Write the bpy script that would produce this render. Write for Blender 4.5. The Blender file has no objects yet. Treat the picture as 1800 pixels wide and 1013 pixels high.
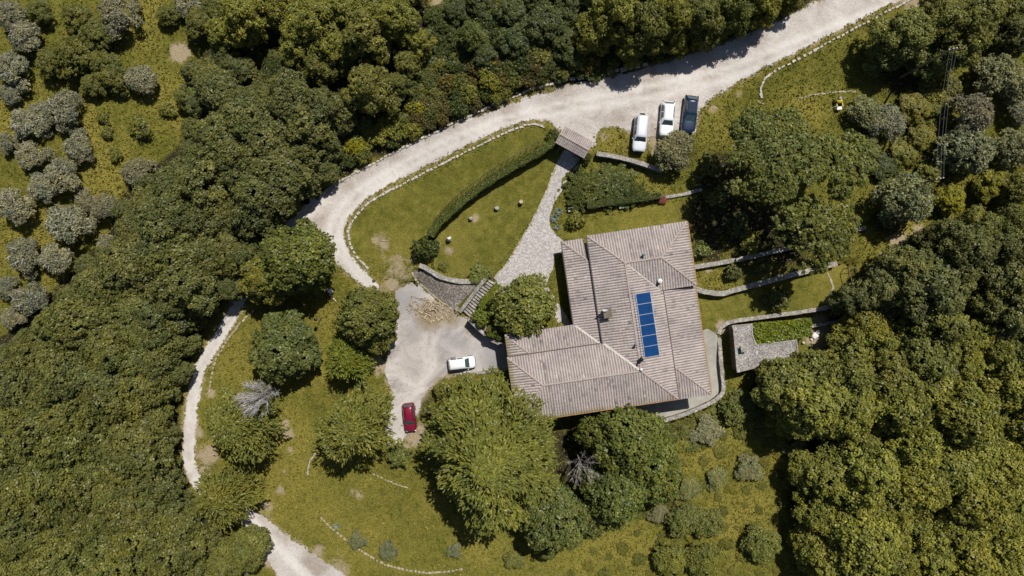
import bpy, bmesh, math, random
import numpy as np
from mathutils import Vector, Matrix
from mathutils.geometry import delaunay_2d_cdt

random.seed(7)
rng = np.random.default_rng(7)
SC = bpy.context.scene
COL = SC.collection
CAMH = 88.9          # camera height above the house lawn, metres
PXM = 13.5           # photo pixels per metre on the house lawn

# ------------------------------------------------------------------ camera, sky, sun
cam_d = bpy.data.cameras.new("camera")
cam = bpy.data.objects.new("camera", cam_d)
COL.objects.link(cam)
cam_d.sensor_width = 36.0
cam_d.lens = 24.0
cam_d.clip_end = 2000.0
cam.location = (0, 0, CAMH)
cam.rotation_euler = (0, 0, 0)
SC.camera = cam

SUN_DIR = Vector((0.28, 0.50, 1.0)).normalized()
world = bpy.data.worlds.new("World")
SC.world = world
world.use_nodes = True
nt = world.node_tree
sky = nt.nodes.new("ShaderNodeTexSky")
sky.sky_type = 'NISHITA'
sky.sun_disc = False
sky.sun_elevation = math.asin(SUN_DIR.z)
sky.sun_rotation = math.atan2(SUN_DIR.x, SUN_DIR.y)
bg = nt.nodes["Background"]
bg.inputs[1].default_value = 0.052
nt.links.new(sky.outputs[0], bg.inputs[0])
sun_d = bpy.data.lights.new("sun", 'SUN')
sun_d.energy = 4.6
sun_d.angle = math.radians(0.5)
sun_d.color = (1.0, 0.955, 0.88)
sun = bpy.data.objects.new("sun", sun_d)
sun.rotation_euler = (-SUN_DIR).to_track_quat('-Z', 'Y').to_euler()
sun.location = (30, 50, 100)
COL.objects.link(sun)
SC.view_settings.view_transform = 'Standard'
SC.view_settings.look = 'None'
SC.view_settings.exposure = 0.36
SC.view_settings.gamma = 1.0
SC.cycles.max_bounces = 5
SC.cycles.diffuse_bounces = 3
SC.cycles.glossy_bounces = 2
SC.cycles.transmission_bounces = 2
SC.cycles.transparent_max_bounces = 6


# ------------------------------------------------------------------ pixel <-> world, ground heights
def P(px, py, z):
    k = (CAMH - z) / CAMH / PXM
    return (px - 900.0) * k, (506.5 - py) * k


def inpoly(X, Y, poly):
    X = np.asarray(X); Y = np.asarray(Y)
    r = np.zeros(X.shape, bool)
    n = len(poly)
    for i in range(n):
        x0, y0 = poly[i]; x1, y1 = poly[(i + 1) % n]
        if y0 == y1:
            continue
        c = ((y0 > Y) != (y1 > Y)) & (X < (x1 - x0) * (Y - y0) / (y1 - y0) + x0)
        r ^= c
    return r


def dist_poly(X, Y, pts, closed=False):
    d = np.full(np.shape(X), 1e9)
    m = len(pts)
    for i in range(m if closed else m - 1):
        x0, y0 = pts[i]; x1, y1 = pts[(i + 1) % m]
        dx, dy = x1 - x0, y1 - y0
        L = dx * dx + dy * dy + 1e-9
        t = np.clip(((X - x0) * dx + (Y - y0) * dy) / L, 0, 1)
        d = np.minimum(d, np.hypot(X - x0 - t * dx, Y - y0 - t * dy))
    return d


CTRL = [(0, 0, 1.5), (100, 250, 0.3), (200, 600, -2.4), (200, 950, -4), (570, 400, -0.9), (340, 700, -3.0),
        (440, 900, -3.8), (560, 1000, -4.2), (560, 820, -3.0), (640, 950, -3.8), (700, 360, -0.4),
        (860, 400, -0.1), (1000, 250, 0.3), (1170, 200, 1.1), (1400, 60, 1.8), (900, 60, 2.0), (650, 120, 1.2),
        (1650, 100, 1.3), (1650, 420, -0.8), (1480, 380, -0.4), (1100, 380, -0.1), (1300, 380, -0.2), (850, 210, 0.6),
        (1300, 800, -4.2), (1100, 950, -5), (1700, 900, -5), (1700, 600, -2.6), (1420, 640, -3.4),
        (860, 800, -3.0), (1000, 790, -3.3), (700, 800, -2.6), (640, 600, -2.0), (500, 600, -2.5), (660, 500, -1.9),
        (1440, 160, 1.0), (930, 480, -0.1), (640, 440, -0.9), (700, 440, -0.9)]
BANK_TOP = [(735, 468), (745, 471), (775, 487), (810, 495), (850, 495)]
BANK_BOT = [(724, 480), (733, 493), (760, 517), (790, 539), (810, 550)]
BANK = BANK_TOP + BANK_BOT[::-1]
STAIR = [(852, 487), (872, 498), (824, 561), (806, 550)]
COURT = [(692, 508), (716, 498), (733, 499), (760, 521), (790, 543), (812, 556), (835, 572), (858, 593), (890, 602),
         (893, 649), (858, 652), (835, 657), (800, 660), (775, 664), (755, 682), (742, 706), (735, 730), (722, 745),
         (714, 772), (692, 786), (678, 778), (683, 735), (688, 695), (676, 655), (684, 610), (694, 570), (690, 530)]
COURT_LV = [(690, 520), (712, 494), (733, 494), (760, 517), (790, 539), (812, 552), (826, 562), (858, 590), (893, 600), (900, 655),
            (760, 672), (735, 735), (712, 780), (676, 780), (684, 700), (672, 655), (690, 570)]
HBED = [(872, 499), (905, 506), (948, 496), (962, 520), (990, 582), (893, 596), (884, 604), (868, 597), (826, 561)]
SHRUBLAWN = [(1040, 274), (1100, 281), (1170, 302), (1232, 332), (1170, 346), (1030, 368), (985, 372), (975, 350), (1005, 300)]
T1 = [(1222, 471), (1385, 438), (1440, 426), (1475, 455), (1470, 463), (1380, 488), (1300, 508), (1270, 516), (1245, 514), (1210, 508)]
T2 = [(1205, 510), (1245, 514), (1270, 516), (1300, 508), (1380, 488), (1470, 463), (1500, 455), (1505, 530), (1495, 534), (1400, 550),
      (1340, 558), (1285, 566), (1268, 576), (1263, 592), (1272, 690), (1250, 709), (1205, 729), (1150, 746), (1120, 730), (1180, 600)]
PAVE = [(1215, 560), (1228, 592), (1238, 574), (1262, 592), (1270, 690), (1248, 707), (1204, 726), (1150, 744), (1080, 740), (1090, 690), (1200, 640)]
T3 = [(1262, 592), (1268, 576), (1285, 566), (1340, 558), (1400, 550), (1500, 533), (1500, 610), (1420, 660), (1290, 670), (1272, 690)]


def ground_px(PX, PY):
    num = np.zeros(np.shape(PX)); den = np.zeros(np.shape(PX))
    for (a, b, z) in CTRL:
        w = 1.0 / ((PX - a) ** 2 + (PY - b) ** 2 + 45.0 ** 2) ** 1.6
        num += w * z; den += w
    Z = num / den
    dl = dist_poly(PX, PY, COURT_LV, True)
    ins = inpoly(PX, PY, COURT_LV)
    soft = np.where(ins, 1.0, np.clip(1 - dl / 60.0, 0, 1) * (PY > 560) * (PX < 800))
    Z = Z * (1 - soft) + (-2.1) * soft
    b = inpoly(PX, PY, BANK)
    dt = dist_poly(PX, PY, BANK_TOP); db = dist_poly(PX, PY, BANK_BOT)
    Z = np.where(b, -0.35 + (-2.1 + 0.35) * dt / (dt + db + 1e-6), Z)
    s = inpoly(PX, PY, STAIR)
    tt = np.clip(((PX - 865) * -46.5 + (PY - 494) * 60) / (46.5 ** 2 + 60 ** 2), 0, 1)
    Z = np.where(s, -0.75 - 1.8 * tt, Z)
    Z = np.where(inpoly(PX, PY, HBED), -0.3, Z)
    Z = np.where(inpoly(PX, PY, SHRUBLAWN), -0.05, Z)
    Z = np.where(inpoly(PX, PY, T1), -0.9, Z)
    Z = np.where(inpoly(PX, PY, T2), -1.9, Z)
    Z = np.where(inpoly(PX, PY, PAVE) & (PX > 1090), -1.9 - 0.95 * np.clip((PY - 575) / 70.0, 0, 1), Z)
    Z = np.where(inpoly(PX, PY, T3), -3.4, Z)
    return Z


def ground(X, Y):
    X = np.asarray(X, float); Y = np.asarray(Y, float)
    z = np.zeros(X.shape)
    for _ in range(2):
        k = PXM * CAMH / (CAMH - z)
        z = ground_px(900 + X * k, 506.5 - Y * k)
    und = 0.06 * np.sin(X * 0.7 + 1.3 * np.sin(Y * 0.31)) * np.cos(Y * 0.55 + 0.4)
    return z + und


def G(px, py):
    z = float(ground_px(np.array([float(px)]), np.array([float(py)]))[0])
    x, y = P(px, py, z)
    z = float(ground(np.array([x]), np.array([y]))[0])
    x, y = P(px, py, z)
    return x, y, z


def gz(x, y):
    return float(ground(np.array([float(x)]), np.array([float(y)]))[0])


# ------------------------------------------------------------------ object helpers
def link(o, parent=None):
    COL.objects.link(o)
    if parent is not None:
        o.parent = parent
    return o


def empty(name, loc, rz=0.0):
    o = bpy.data.objects.new(name, None)
    o.empty_display_size = 0.3
    o.location = loc
    o.rotation_euler = (0, 0, rz)
    COL.objects.link(o)
    return o


def tag(o, label=None, cat=None, group=None, kind=None):
    if label: o["label"] = label
    if cat: o["category"] = cat
    if group: o["group"] = group
    if kind: o["kind"] = kind
    return o


def bm_obj(name, bm, mat, parent=None, smooth=False, loc=None):
    me = bpy.data.meshes.new(name)
    bmesh.ops.recalc_face_normals(bm, faces=bm.faces)
    if smooth:
        for f in bm.faces: f.smooth = True
    bm.to_mesh(me); bm.free()
    if mat: me.materials.append(mat)
    o = bpy.data.objects.new(name, me)
    if loc: o.location = loc
    return link(o, parent)


def np_mesh(name, V, F, mat=None, tint=None, smooth=False):
    """V (n,3), F (m,k) equal-sided faces"""
    me = bpy.data.meshes.new(name)
    V = np.ascontiguousarray(V, np.float32); F = np.ascontiguousarray(F, np.int32)
    m, k = F.shape
    me.vertices.add(len(V)); me.vertices.foreach_set("co", V.ravel())
    me.loops.add(m * k); me.loops.foreach_set("vertex_index", F.ravel())
    me.polygons.add(m)
    me.polygons.foreach_set("loop_start", np.arange(0, m * k, k, dtype=np.int32))
    if smooth:
        me.polygons.foreach_set("use_smooth", np.ones(m, bool))
    me.update(calc_edges=True)
    if tint is not None:
        a = me.attributes.new("tint", 'FLOAT', 'FACE')
        a.data.foreach_set("value", np.ascontiguousarray(tint, np.float32))
    if mat: me.materials.append(mat)
    return me


def box(bm, c, s, rz=0.0, taper=1.0, jitter=0.0):
    vs = []
    ca, sa = math.cos(rz), math.sin(rz)
    for dz in (-0.5, 0.5):
        t = taper if dz > 0 else 1.0
        for dx, dy in ((-.5, -.5), (.5, -.5), (.5, .5), (-.5, .5)):
            x, y = dx * s[0] * t, dy * s[1] * t
            j = [random.uniform(-jitter, jitter) for _ in range(3)]
            vs.append(bm.verts.new((c[0] + x * ca - y * sa + j[0], c[1] + x * sa + y * ca + j[1], c[2] + dz * s[2] + j[2])))
    fs = []
    for q in ((3, 2, 1, 0), (4, 5, 6, 7), (0, 1, 5, 4), (1, 2, 6, 5), (2, 3, 7, 6), (3, 0, 4, 7)):
        fs.append(bm.faces.new([vs[i] for i in q]))
    return fs


def tube(bm, pts, rads, n=6, cap=True):
    pts = [Vector(p) for p in pts]
    rings = []
    for i, p in enumerate(pts):
        if i == 0: d = pts[1] - p
        elif i == len(pts) - 1: d = p - pts[i - 1]
        else: d = pts[i + 1] - pts[i - 1]
        if d.length < 1e-6: d = Vector((0, 0, 1))
        d.normalize()
        a = d.orthogonal().normalized(); b = d.cross(a)
        r = rads[i] if hasattr(rads, '__len__') else rads
        rings.append([bm.verts.new(p + r * (math.cos(2 * math.pi * k / n) * a + math.sin(2 * math.pi * k / n) * b)) for k in range(n)])
    for i in range(len(rings) - 1):
        # align ring start to reduce twist
        best = min(range(n), key=lambda s: (rings[i][0].co - rings[i + 1][s].co).length)
        rings[i + 1] = rings[i + 1][best:] + rings[i + 1][:best]
        c1 = sum((rings[i][k].co - rings[i + 1][k].co).length for k in range(n))
        rev = [rings[i + 1][0]] + rings[i + 1][1:][::-1]
        c2 = sum((rings[i][k].co - rev[k].co).length for k in range(n))
        if c2 < c1: rings[i + 1] = rev
        for k in range(n):
            bm.faces.new((rings[i][k], rings[i][(k + 1) % n], rings[i + 1][(k + 1) % n], rings[i + 1][k]))
    if cap:
        bm.faces.new(rings[0][::-1]); bm.faces.new(rings[-1])


def cyl(bm, c, r, h, n=16, axis='Z'):
    c = Vector(c)
    d = {'X': Vector((1, 0, 0)), 'Y': Vector((0, 1, 0)), 'Z': Vector((0, 0, 1))}[axis] * (h / 2)
    tube(bm, [c - d, c + d], [r, r], n)


def resample(pts, step, closed=False):
    pts = [np.array(p, float) for p in pts]
    if closed: pts.append(pts[0])
    out = []
    for a, b in zip(pts[:-1], pts[1:]):
        n = max(1, int(round(np.linalg.norm(b - a) / step)))
        for i in range(n):
            out.append(a + (b - a) * i / n)
    if not closed: out.append(pts[-1])
    return out


def smooth_line(pts, n=6, closed=False):
    """Catmull-Rom through points"""
    pts = [np.array(p, float) for p in pts]
    m = len(pts); out = []
    rngi = range(m) if closed else range(m - 1)
    for i in rngi:
        if closed:
            p0, p1, p2, p3 = pts[(i - 1) % m], pts[i], pts[(i + 1) % m], pts[(i + 2) % m]
        else:
            p1, p2 = pts[i], pts[i + 1]
            p0 = pts[i - 1] if i else 2 * p1 - p2
            p3 = pts[i + 2] if i + 2 < m else 2 * p2 - p1
        for k in range(n):
            t = k / n
            out.append(0.5 * ((2 * p1) + (-p0 + p2) * t + (2 * p0 - 5 * p1 + 4 * p2 - p3) * t * t + (-p0 + 3 * p1 - 3 * p2 + p3) * t ** 3))
    if not closed: out.append(pts[-1])
    return out


# ------------------------------------------------------------------ materials
class MB:
    def __init__(s, name):
        s.m = bpy.data.materials.new(name); s.m.use_nodes = True
        s.t = s.m.node_tree; s.n = s.t.nodes; s.l = s.t.links
        s.b = s.n["Principled BSDF"]; s.out = s.n["Material Output"]
        s.b.inputs["Specular IOR Level"].default_value = 0.25
        s.b.inputs["Roughness"].default_value = 0.85
        s.co = None

    def coord(s):
        if s.co is None:
            s.co = s.n.new("ShaderNodeNewGeometry").outputs["Position"]
        return s.co

    def objco(s):
        return s.n.new("ShaderNodeTexCoord").outputs["Object"]

    def noise(s, scale, detail=3, rough=0.6, co=None, dist=0.0):
        n = s.n.new("ShaderNodeTexNoise")
        n.inputs["Scale"].default_value = scale; n.inputs["Detail"].default_value = detail
        n.inputs["Roughness"].default_value = rough; n.inputs["Distortion"].default_value = dist
        s.l.new(co if co is not None else s.coord(), n.inputs["Vector"])
        return n.outputs["Fac"]

    def voro(s, scale, feature='F1', out='Distance', co=None, rnd=1.0):
        n = s.n.new("ShaderNodeTexVoronoi"); n.feature = feature
        n.inputs["Scale"].default_value = scale; n.inputs["Randomness"].default_value = rnd
        s.l.new(co if co is not None else s.coord(), n.inputs["Vector"])
        return n.outputs[out]

    def ramp(s, fac, stops):
        n = s.n.new("ShaderNodeValToRGB")
        e = n.color_ramp.elements
        while len(e) < len(stops): e.new(0.5)
        for i, (p, c) in enumerate(stops):
            e[i].position = p; e[i].color = (c[0], c[1], c[2], 1) if hasattr(c, '__len__') else (c, c, c, 1)
        s.l.new(fac, n.inputs[0])
        return n.outputs[0]

    def mix(s, fac, a, b, mode='MIX'):
        n = s.n.new("ShaderNodeMix"); n.data_type = 'RGBA'; n.blend_type = mode
        for sock, v in ((n.inputs[0], fac), (n.inputs[6], a), (n.inputs[7], b)):
            if isinstance(v, (int, float)): sock.default_value = v
            elif isinstance(v, tuple): sock.default_value = (v[0], v[1], v[2], 1)
            else: s.l.new(v, sock)
        return n.outputs[2]

    def math(s, op, a, b=0.5, clamp=False):
        n = s.n.new("ShaderNodeMath"); n.operation = op; n.use_clamp = clamp
        for sock, v in ((n.inputs[0], a), (n.inputs[1], b)):
            if isinstance(v, (int, float)): sock.default_value = v
            else: s.l.new(v, sock)
        return n.outputs[0]

    def attr(s, name, out="Fac"):
        n = s.n.new("ShaderNodeAttribute"); n.attribute_name = name
        return n.outputs[out]

    def bump(s, h, strength=0.5, dist=0.1):
        n = s.n.new("ShaderNodeBump")
        n.inputs["Strength"].default_value = strength; n.inputs["Distance"].default_value = dist
        s.l.new(h, n.inputs["Height"]); s.l.new(n.outputs[0], s.b.inputs["Normal"])

    def color(s, c, k=0.80):
        if isinstance(c, tuple): s.b.inputs["Base Color"].default_value = (c[0] * k, c[1] * k, c[2] * k, 1)
        else: s.l.new(c if k == 1 else s.mix(1.0, c, (k, k, k), 'MULTIPLY'), s.b.inputs["Base Color"])
        return s.m


def simple(name, c, rough=0.7, metal=0.0, spec=0.3, var=0.15, scale=3.0, coat=0.0):
    m = MB(name)
    m.b.inputs["Roughness"].default_value = rough
    m.b.inputs["Metallic"].default_value = metal
    m.b.inputs["Specular IOR Level"].default_value = spec
    if coat:
        m.b.inputs["Coat Weight"].default_value = coat
        m.b.inputs["Coat Roughness"].default_value = 0.05
    f = m.noise(scale, 4)
    lo = tuple(x * (1 - var) for x in c); hi = tuple(min(1, x * (1 + var)) for x in c)
    return m.color(m.ramp(f, [(0.3, lo), (0.7, hi)]))


def mat_ground():
    m = MB("grass_ground")
    z = m.n.new("ShaderNodeSeparateColor"); m.l.new(m.attr("zones", "Color"), z.inputs[0])
    dry, soil, litter_shade = z.outputs[0], z.outputs[1], z.outputs[2]
    big = m.noise(0.12, 4, 0.65); mid = m.noise(0.9, 5, 0.7); fine = m.noise(6.0, 4, 0.75); vf = m.noise(16.0, 3, 0.7)
    g = m.ramp(mid, [(0.25, (0.068, 0.072, 0.012)), (0.5, (0.122, 0.118, 0.022)), (0.75, (0.185, 0.165, 0.038))])
    g2 = m.ramp(fine, [(0.2, 0.42), (0.5, 1.0), (0.8, 1.75)])
    g = m.mix(1.0, g, g2, 'MULTIPLY')
    d = m.ramp(fine, [(0.2, (0.10, 0.090, 0.015)), (0.5, (0.20, 0.172, 0.034)), (0.8, (0.32, 0.27, 0.085))])
    dn = m.math('ADD', m.math('MULTIPLY', dry, 2.1), m.math('MULTIPLY', m.math('SUBTRACT', mid, 0.5), 1.4))
    dn = m.math('ADD', dn, m.math('MULTIPLY', m.math('SUBTRACT', big, 0.5), 1.8), True)
    c = m.mix(dn, g, d)
    s = m.ramp(fine, [(0.25, (0.18, 0.135, 0.08)), (0.5, (0.33, 0.265, 0.17)), (0.8, (0.46, 0.39, 0.28))])
    sn = m.math('MULTIPLY', m.math('SUBTRACT', m.math('ADD', soil, m.math('MULTIPLY', mid, 0.9)), 0.68), 4.5, True)
    sn = m.math('MULTIPLY', sn, m.math('MINIMUM', m.math('MULTIPLY', soil, 4.0), 1.0))
    c = m.mix(sn, c, s)
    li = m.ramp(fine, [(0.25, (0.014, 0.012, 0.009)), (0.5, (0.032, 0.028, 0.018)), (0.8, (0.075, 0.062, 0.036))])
    ln = m.math('MULTIPLY', m.math('SUBTRACT', m.math('ADD', litter_shade, m.math('MULTIPLY', mid, 0.7)), 0.6), 3.0, True)
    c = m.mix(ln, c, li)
    h = m.math('ADD', m.math('MULTIPLY', fine, 0.7), m.math('MULTIPLY', vf, 0.5))
    m.bump(h, 1.0, 0.22)
    m.b.inputs["Roughness"].default_value = 1.0
    m.b.inputs["Specular IOR Level"].default_value = 0.05
    return m.color(c, 1)


def edge_alpha(m, width_noise=3.0, k=1.6):
    """ragged border: the sheet breaks up near its edge (attribute 'edge', metres)"""
    e = m.attr("edge")
    n = m.noise(width_noise, 5, 0.75)
    n2 = m.noise(0.5, 3, 0.6)
    v = m.math('ADD', m.math('MULTIPLY', e, k), m.math('ADD', m.math('MULTIPLY', n, 1.6), m.math('MULTIPLY', n2, 0.8)))
    a = m.math('MULTIPLY', m.math('SUBTRACT', v, 1.35), 6.0, True)
    tr = m.n.new("ShaderNodeBsdfTransparent")
    mx = m.n.new("ShaderNodeMixShader")
    m.l.new(a, mx.inputs[0]); m.l.new(tr.outputs[0], mx.inputs[1]); m.l.new(m.b.outputs[0], mx.inputs[2])
    m.l.new(mx.outputs[0], m.out.inputs[0])


def mat_gravel():
    m = MB("pale_gravel")
    big = m.noise(0.25, 4, 0.6, dist=0.6); mid = m.noise(1.6, 5, 0.7); fine = m.noise(12, 4, 0.8)
    c = m.ramp(big, [(0.32, (0.33, 0.285, 0.24)), (0.48, (0.46, 0.415, 0.375)), (0.68, (0.58, 0.54, 0.51))])
    c = m.mix(1.0, c, m.ramp(fine, [(0.2, 0.6), (0.5, 1.0), (0.8, 1.2)]), 'MULTIPLY')
    c = m.mix(m.math('MULTIPLY', m.math('SUBTRACT', mid, 0.57), 4.0, True), c, (0.35, 0.29, 0.215))
    c = m.mix(1.0, c, m.ramp(m.noise(4.0, 3, .6), [(.3, .82), (.7, 1.12)]), 'MULTIPLY')
    # wheel ruts worn by traffic: attribute 'rut'
    r = m.attr("rut")
    c = m.mix(m.math('MULTIPLY', m.math('MULTIPLY', r, 0.75), m.ramp(mid, [(.3, .5), (.6, 1.0)])), c, (0.68, 0.645, 0.61))
    m.bump(m.math('ADD', fine, m.math('MULTIPLY', mid, 1.2)), 0.6, 0.06)
    edge_alpha(m)
    return m.color(c)


def mat_court():
    m = MB("worn_courtyard_paving")
    big = m.noise(0.22, 5, 0.65, dist=1.0); mid = m.noise(1.4, 5, 0.7); fine = m.noise(11, 4, 0.8)
    c = m.ramp(big, [(0.36, (0.27, 0.25, 0.235)), (0.48, (0.40, 0.365, 0.34)), (0.62, (0.52, 0.48, 0.445))])
    e = m.attr("grey")
    c = m.mix(e, c, (0.27, 0.265, 0.275))
    c = m.mix(1.0, c, m.ramp(fine, [(0.2, 0.7), (0.5, 1.0), (0.8, 1.15)]), 'MULTIPLY')
    cr = m.n.new("ShaderNodeTexVoronoi"); cr.feature = 'DISTANCE_TO_EDGE'; cr.inputs["Scale"].default_value = 0.45
    w = m.n.new("ShaderNodeVectorMath"); w.operation = 'ADD'
    nn = m.n.new("ShaderNodeTexNoise"); nn.inputs["Scale"].default_value = 0.8; nn.inputs["Detail"].default_value = 4
    m.l.new(m.coord(), nn.inputs["Vector"]); m.l.new(m.coord(), w.inputs[0]); m.l.new(nn.outputs["Color"], w.inputs[1])
    m.l.new(w.outputs[0], cr.inputs["Vector"])
    ck = m.math('MULTIPLY', m.math('LESS_THAN', cr.outputs["Distance"], 0.014), m.math('GREATER_THAN', mid, 0.5))
    c = m.mix(m.math('MULTIPLY', ck, 0.35), c, (0.16, 0.14, 0.12))
    c = m.mix(m.math('MULTIPLY', m.math('SUBTRACT', mid, 0.58), 4.0, True), c, (0.33, 0.27, 0.20))
    c = m.mix(m.math('MULTIPLY', m.math('SUBTRACT', m.math('ADD', m.attr('earth'), m.math('MULTIPLY', mid, .5)), .55), 3.0, True), c, m.ramp(fine, [(.2, (.13, .10, .06)), (.8, (.36, .29, .19))]))
    m.bump(m.math('ADD', fine, mid), 0.5, 0.05)
    edge_alpha(m, 3.0, 2.4)
    return m.color(c)


def mat_path():
    m = MB("crazy_stone_path")
    v = m.voro(6.5, out='Color'); d = m.voro(6.5, 'DISTANCE_TO_EDGE')
    fine = m.noise(9, 4, 0.8); mid = m.noise(0.8, 4, 0.6)
    s = m.n.new("ShaderNodeSeparateColor"); m.l.new(v, s.inputs[0])
    c = m.ramp(s.outputs[0], [(0.0, (0.33, 0.305, 0.285)), (0.5, (0.44, 0.41, 0.39)), (1.0, (0.58, 0.55, 0.53))])
    c = m.mix(1.0, c, m.ramp(fine, [(0.2, 0.75), (0.8, 1.2)]), 'MULTIPLY')
    c = m.mix(m.math('LESS_THAN', d, 0.02), c, (0.17, 0.155, 0.13))
    c = m.mix(m.math('MULTIPLY', m.math('SUBTRACT', mid, 0.63), 5.0, True), c, (0.25, 0.21, 0.12))
    m.bump(m.math('ADD', d, m.math('MULTIPLY', fine, 0.3)), 0.6, 0.06)
    edge_alpha(m, 4.0, 5.0)
    return m.color(c)


def mat_concrete():
    m = MB("pale_concrete")
    mid = m.noise(0.9, 5, 0.7); fine = m.noise(9, 3, 0.7)
    c = m.ramp(mid, [(0.3, (0.29, 0.275, 0.235)), (0.6, (0.39, 0.375, 0.33)), (0.8, (0.45, 0.43, 0.39))])
    c = m.mix(1.0, c, m.ramp(fine, [(0.2, 0.82), (0.8, 1.12)]), 'MULTIPLY')
    m.bump(fine, 0.3, 0.03)
    edge_alpha(m, 5.0, 8.0)
    return m.color(c)


def mat_stone(name, dark=(0.12, 0.105, 0.09), mid=(0.25, 0.225, 0.20), light=(0.40, 0.37, 0.33), scale=2.6, mortar=(0.11, 0.10, 0.085)):
    m = MB(name)
    v = m.voro(scale, out='Color', rnd=0.9); d = m.voro(scale, 'DISTANCE_TO_EDGE', rnd=0.9)
    s = m.n.new("ShaderNodeSeparateColor"); m.l.new(v, s.inputs[0])
    fine = m.noise(8, 5, 0.75)
    c = m.ramp(s.outputs[0], [(0.0, dark), (0.5, mid), (1.0, light)])
    c = m.mix(1.0, c, m.ramp(fine, [(0.2, 0.6), (0.8, 1.35)]), 'MULTIPLY')
    c = m.mix(m.math('LESS_THAN', d, 0.03), c, mortar)
    m.bump(m.math('ADD', m.math('MINIMUM', d, 0.15), m.math('MULTIPLY', fine, 0.12)), 0.9, 0.25)
    return m.color(c)


def mat_tile(name, base=(0.435, 0.383, 0.362)):
    m = MB(name)
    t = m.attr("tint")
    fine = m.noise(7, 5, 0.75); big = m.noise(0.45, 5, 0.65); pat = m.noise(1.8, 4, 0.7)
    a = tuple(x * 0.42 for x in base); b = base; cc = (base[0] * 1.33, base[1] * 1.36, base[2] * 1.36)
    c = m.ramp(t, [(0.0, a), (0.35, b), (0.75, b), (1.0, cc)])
    c = m.mix(1.0, c, m.ramp(fine, [(0.25, 0.62), (0.5, 1.0), (0.75, 1.25)]), 'MULTIPLY')
    c = m.mix(1.0, c, m.ramp(big, [(0.3, (0.76, 0.74, 0.75)), (0.7, (1.14, 1.13, 1.10))]), 'MULTIPLY')
    # lichen and moss growing on the old tiles
    c = m.mix(m.math('MULTIPLY', m.math('SUBTRACT', pat, 0.60), 3.0, True), c, (0.33, 0.29, 0.20))
    c = m.mix(m.math('MULTIPLY', m.attr("moss"), m.math('MULTIPLY', m.math('SUBTRACT', fine, 0.3), 4.0, True)), c, (0.16, 0.13, 0.012))
    m.bump(fine, 0.35, 0.04)
    return m.color(c)


def mat_foliage(name, transl=0.34):
    """leaf colour = object colour, varied per leaf and per tuft (attribute 'tint')"""
    m = MB(name)
    oi = m.n.new("ShaderNodeObjectInfo")
    t = m.attr("tint")
    n = m.noise(0.35, 3, 0.6)
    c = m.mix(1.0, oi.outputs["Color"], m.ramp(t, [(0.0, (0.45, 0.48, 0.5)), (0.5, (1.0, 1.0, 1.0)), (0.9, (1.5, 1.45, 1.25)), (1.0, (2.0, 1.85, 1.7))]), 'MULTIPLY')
    c = m.mix(1.0, c, m.ramp(n, [(0.3, (0.82, 0.88, 0.95)), (0.7, (1.18, 1.1, 1.0))]), 'MULTIPLY')
    d = m.n.new("ShaderNodeBsdfDiffuse"); tr = m.n.new("ShaderNodeBsdfTranslucent"); mx = m.n.new("ShaderNodeMixShader")
    m.l.new(c, d.inputs[0]); m.l.new(c, tr.inputs[0]); mx.inputs[0].default_value = transl
    m.l.new(d.outputs[0], mx.inputs[1]); m.l.new(tr.outputs[0], mx.inputs[2])
    gl = m.n.new("ShaderNodeBsdfGlossy"); gl.inputs["Roughness"].default_value = 0.42
    gl.inputs["Color"].default_value = (1, 1, 1, 1)
    mx2 = m.n.new("ShaderNodeMixShader"); mx2.inputs[0].default_value = 0.012
    m.l.new(mx.outputs[0], mx2.inputs[1]); m.l.new(gl.outputs[0], mx2.inputs[2])
    m.l.new(mx2.outputs[0], m.out.inputs[0])
    return m.m


M = {}
M['ground'] = mat_ground()
M['gravel'] = mat_gravel()
M['court'] = mat_court()
M['path'] = mat_path()
M['concrete'] = mat_concrete()
M['stone'] = mat_stone("rubble_stone")
M['bank'] = mat_stone("stone_bank_paving", (0.15, 0.13, 0.105), (0.29, 0.255, 0.215), (0.46, 0.42, 0.37), 5.5)
M['coping'] = mat_stone("stone_coping", (0.24, 0.22, 0.19), (0.33, 0.31, 0.275), (0.43, 0.40, 0.365), 2.4, (0.19, 0.17, 0.15))
M['kerb'] = simple("pale_kerb_stone", (0.42, 0.385, 0.34), 0.9, var=0.35, scale=2.2)
M['edging'] = simple("tan_edging_stone", (0.36, 0.31, 0.22), 0.95, var=0.4, scale=2.2)
M['tile'] = mat_tile("old_clay_tiles")
M['cap'] = simple("mortared_ridge_tiles", (0.36, 0.30, 0.27), 0.9, var=0.35, scale=4)
M['mortar'] = simple("white_valley_mortar", (0.58, 0.54, 0.49), 0.9, var=0.25, scale=4)
M['plaster'] = simple("cream_plaster", (0.52, 0.44, 0.32), 0.9, var=0.12)
M['dark'] = simple("dark_gap", (0.02, 0.02, 0.022), 0.9)
M['wood'] = simple("weathered_wood", (0.20, 0.15, 0.10), 0.8, var=0.4, scale=6)
M['log'] = simple("split_firewood", (0.43, 0.345, 0.235), 0.85, var=0.5, scale=5)
M['bark'] = simple("brown_bark", (0.085, 0.065, 0.048), 0.95, var=0.5, scale=6)
M['palebark'] = simple("pale_olive_bark", (0.42, 0.385, 0.34), 0.9, var=0.35, scale=5)
M['twig'] = simple("bleached_twigs", (0.75, 0.71, 0.68), 0.9, var=0.3, scale=4)
M['leaf'] = mat_foliage("leaves")
M['iron'] = simple("dark_iron", (0.03, 0.03, 0.032), 0.5, 0.6)
M['rubber'] = simple("tyre_rubber", (0.02, 0.02, 0.02), 0.8)
M['alloy'] = simple("wheel_alloy", (0.42, 0.42, 0.43), 0.35, 0.8)
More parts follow.
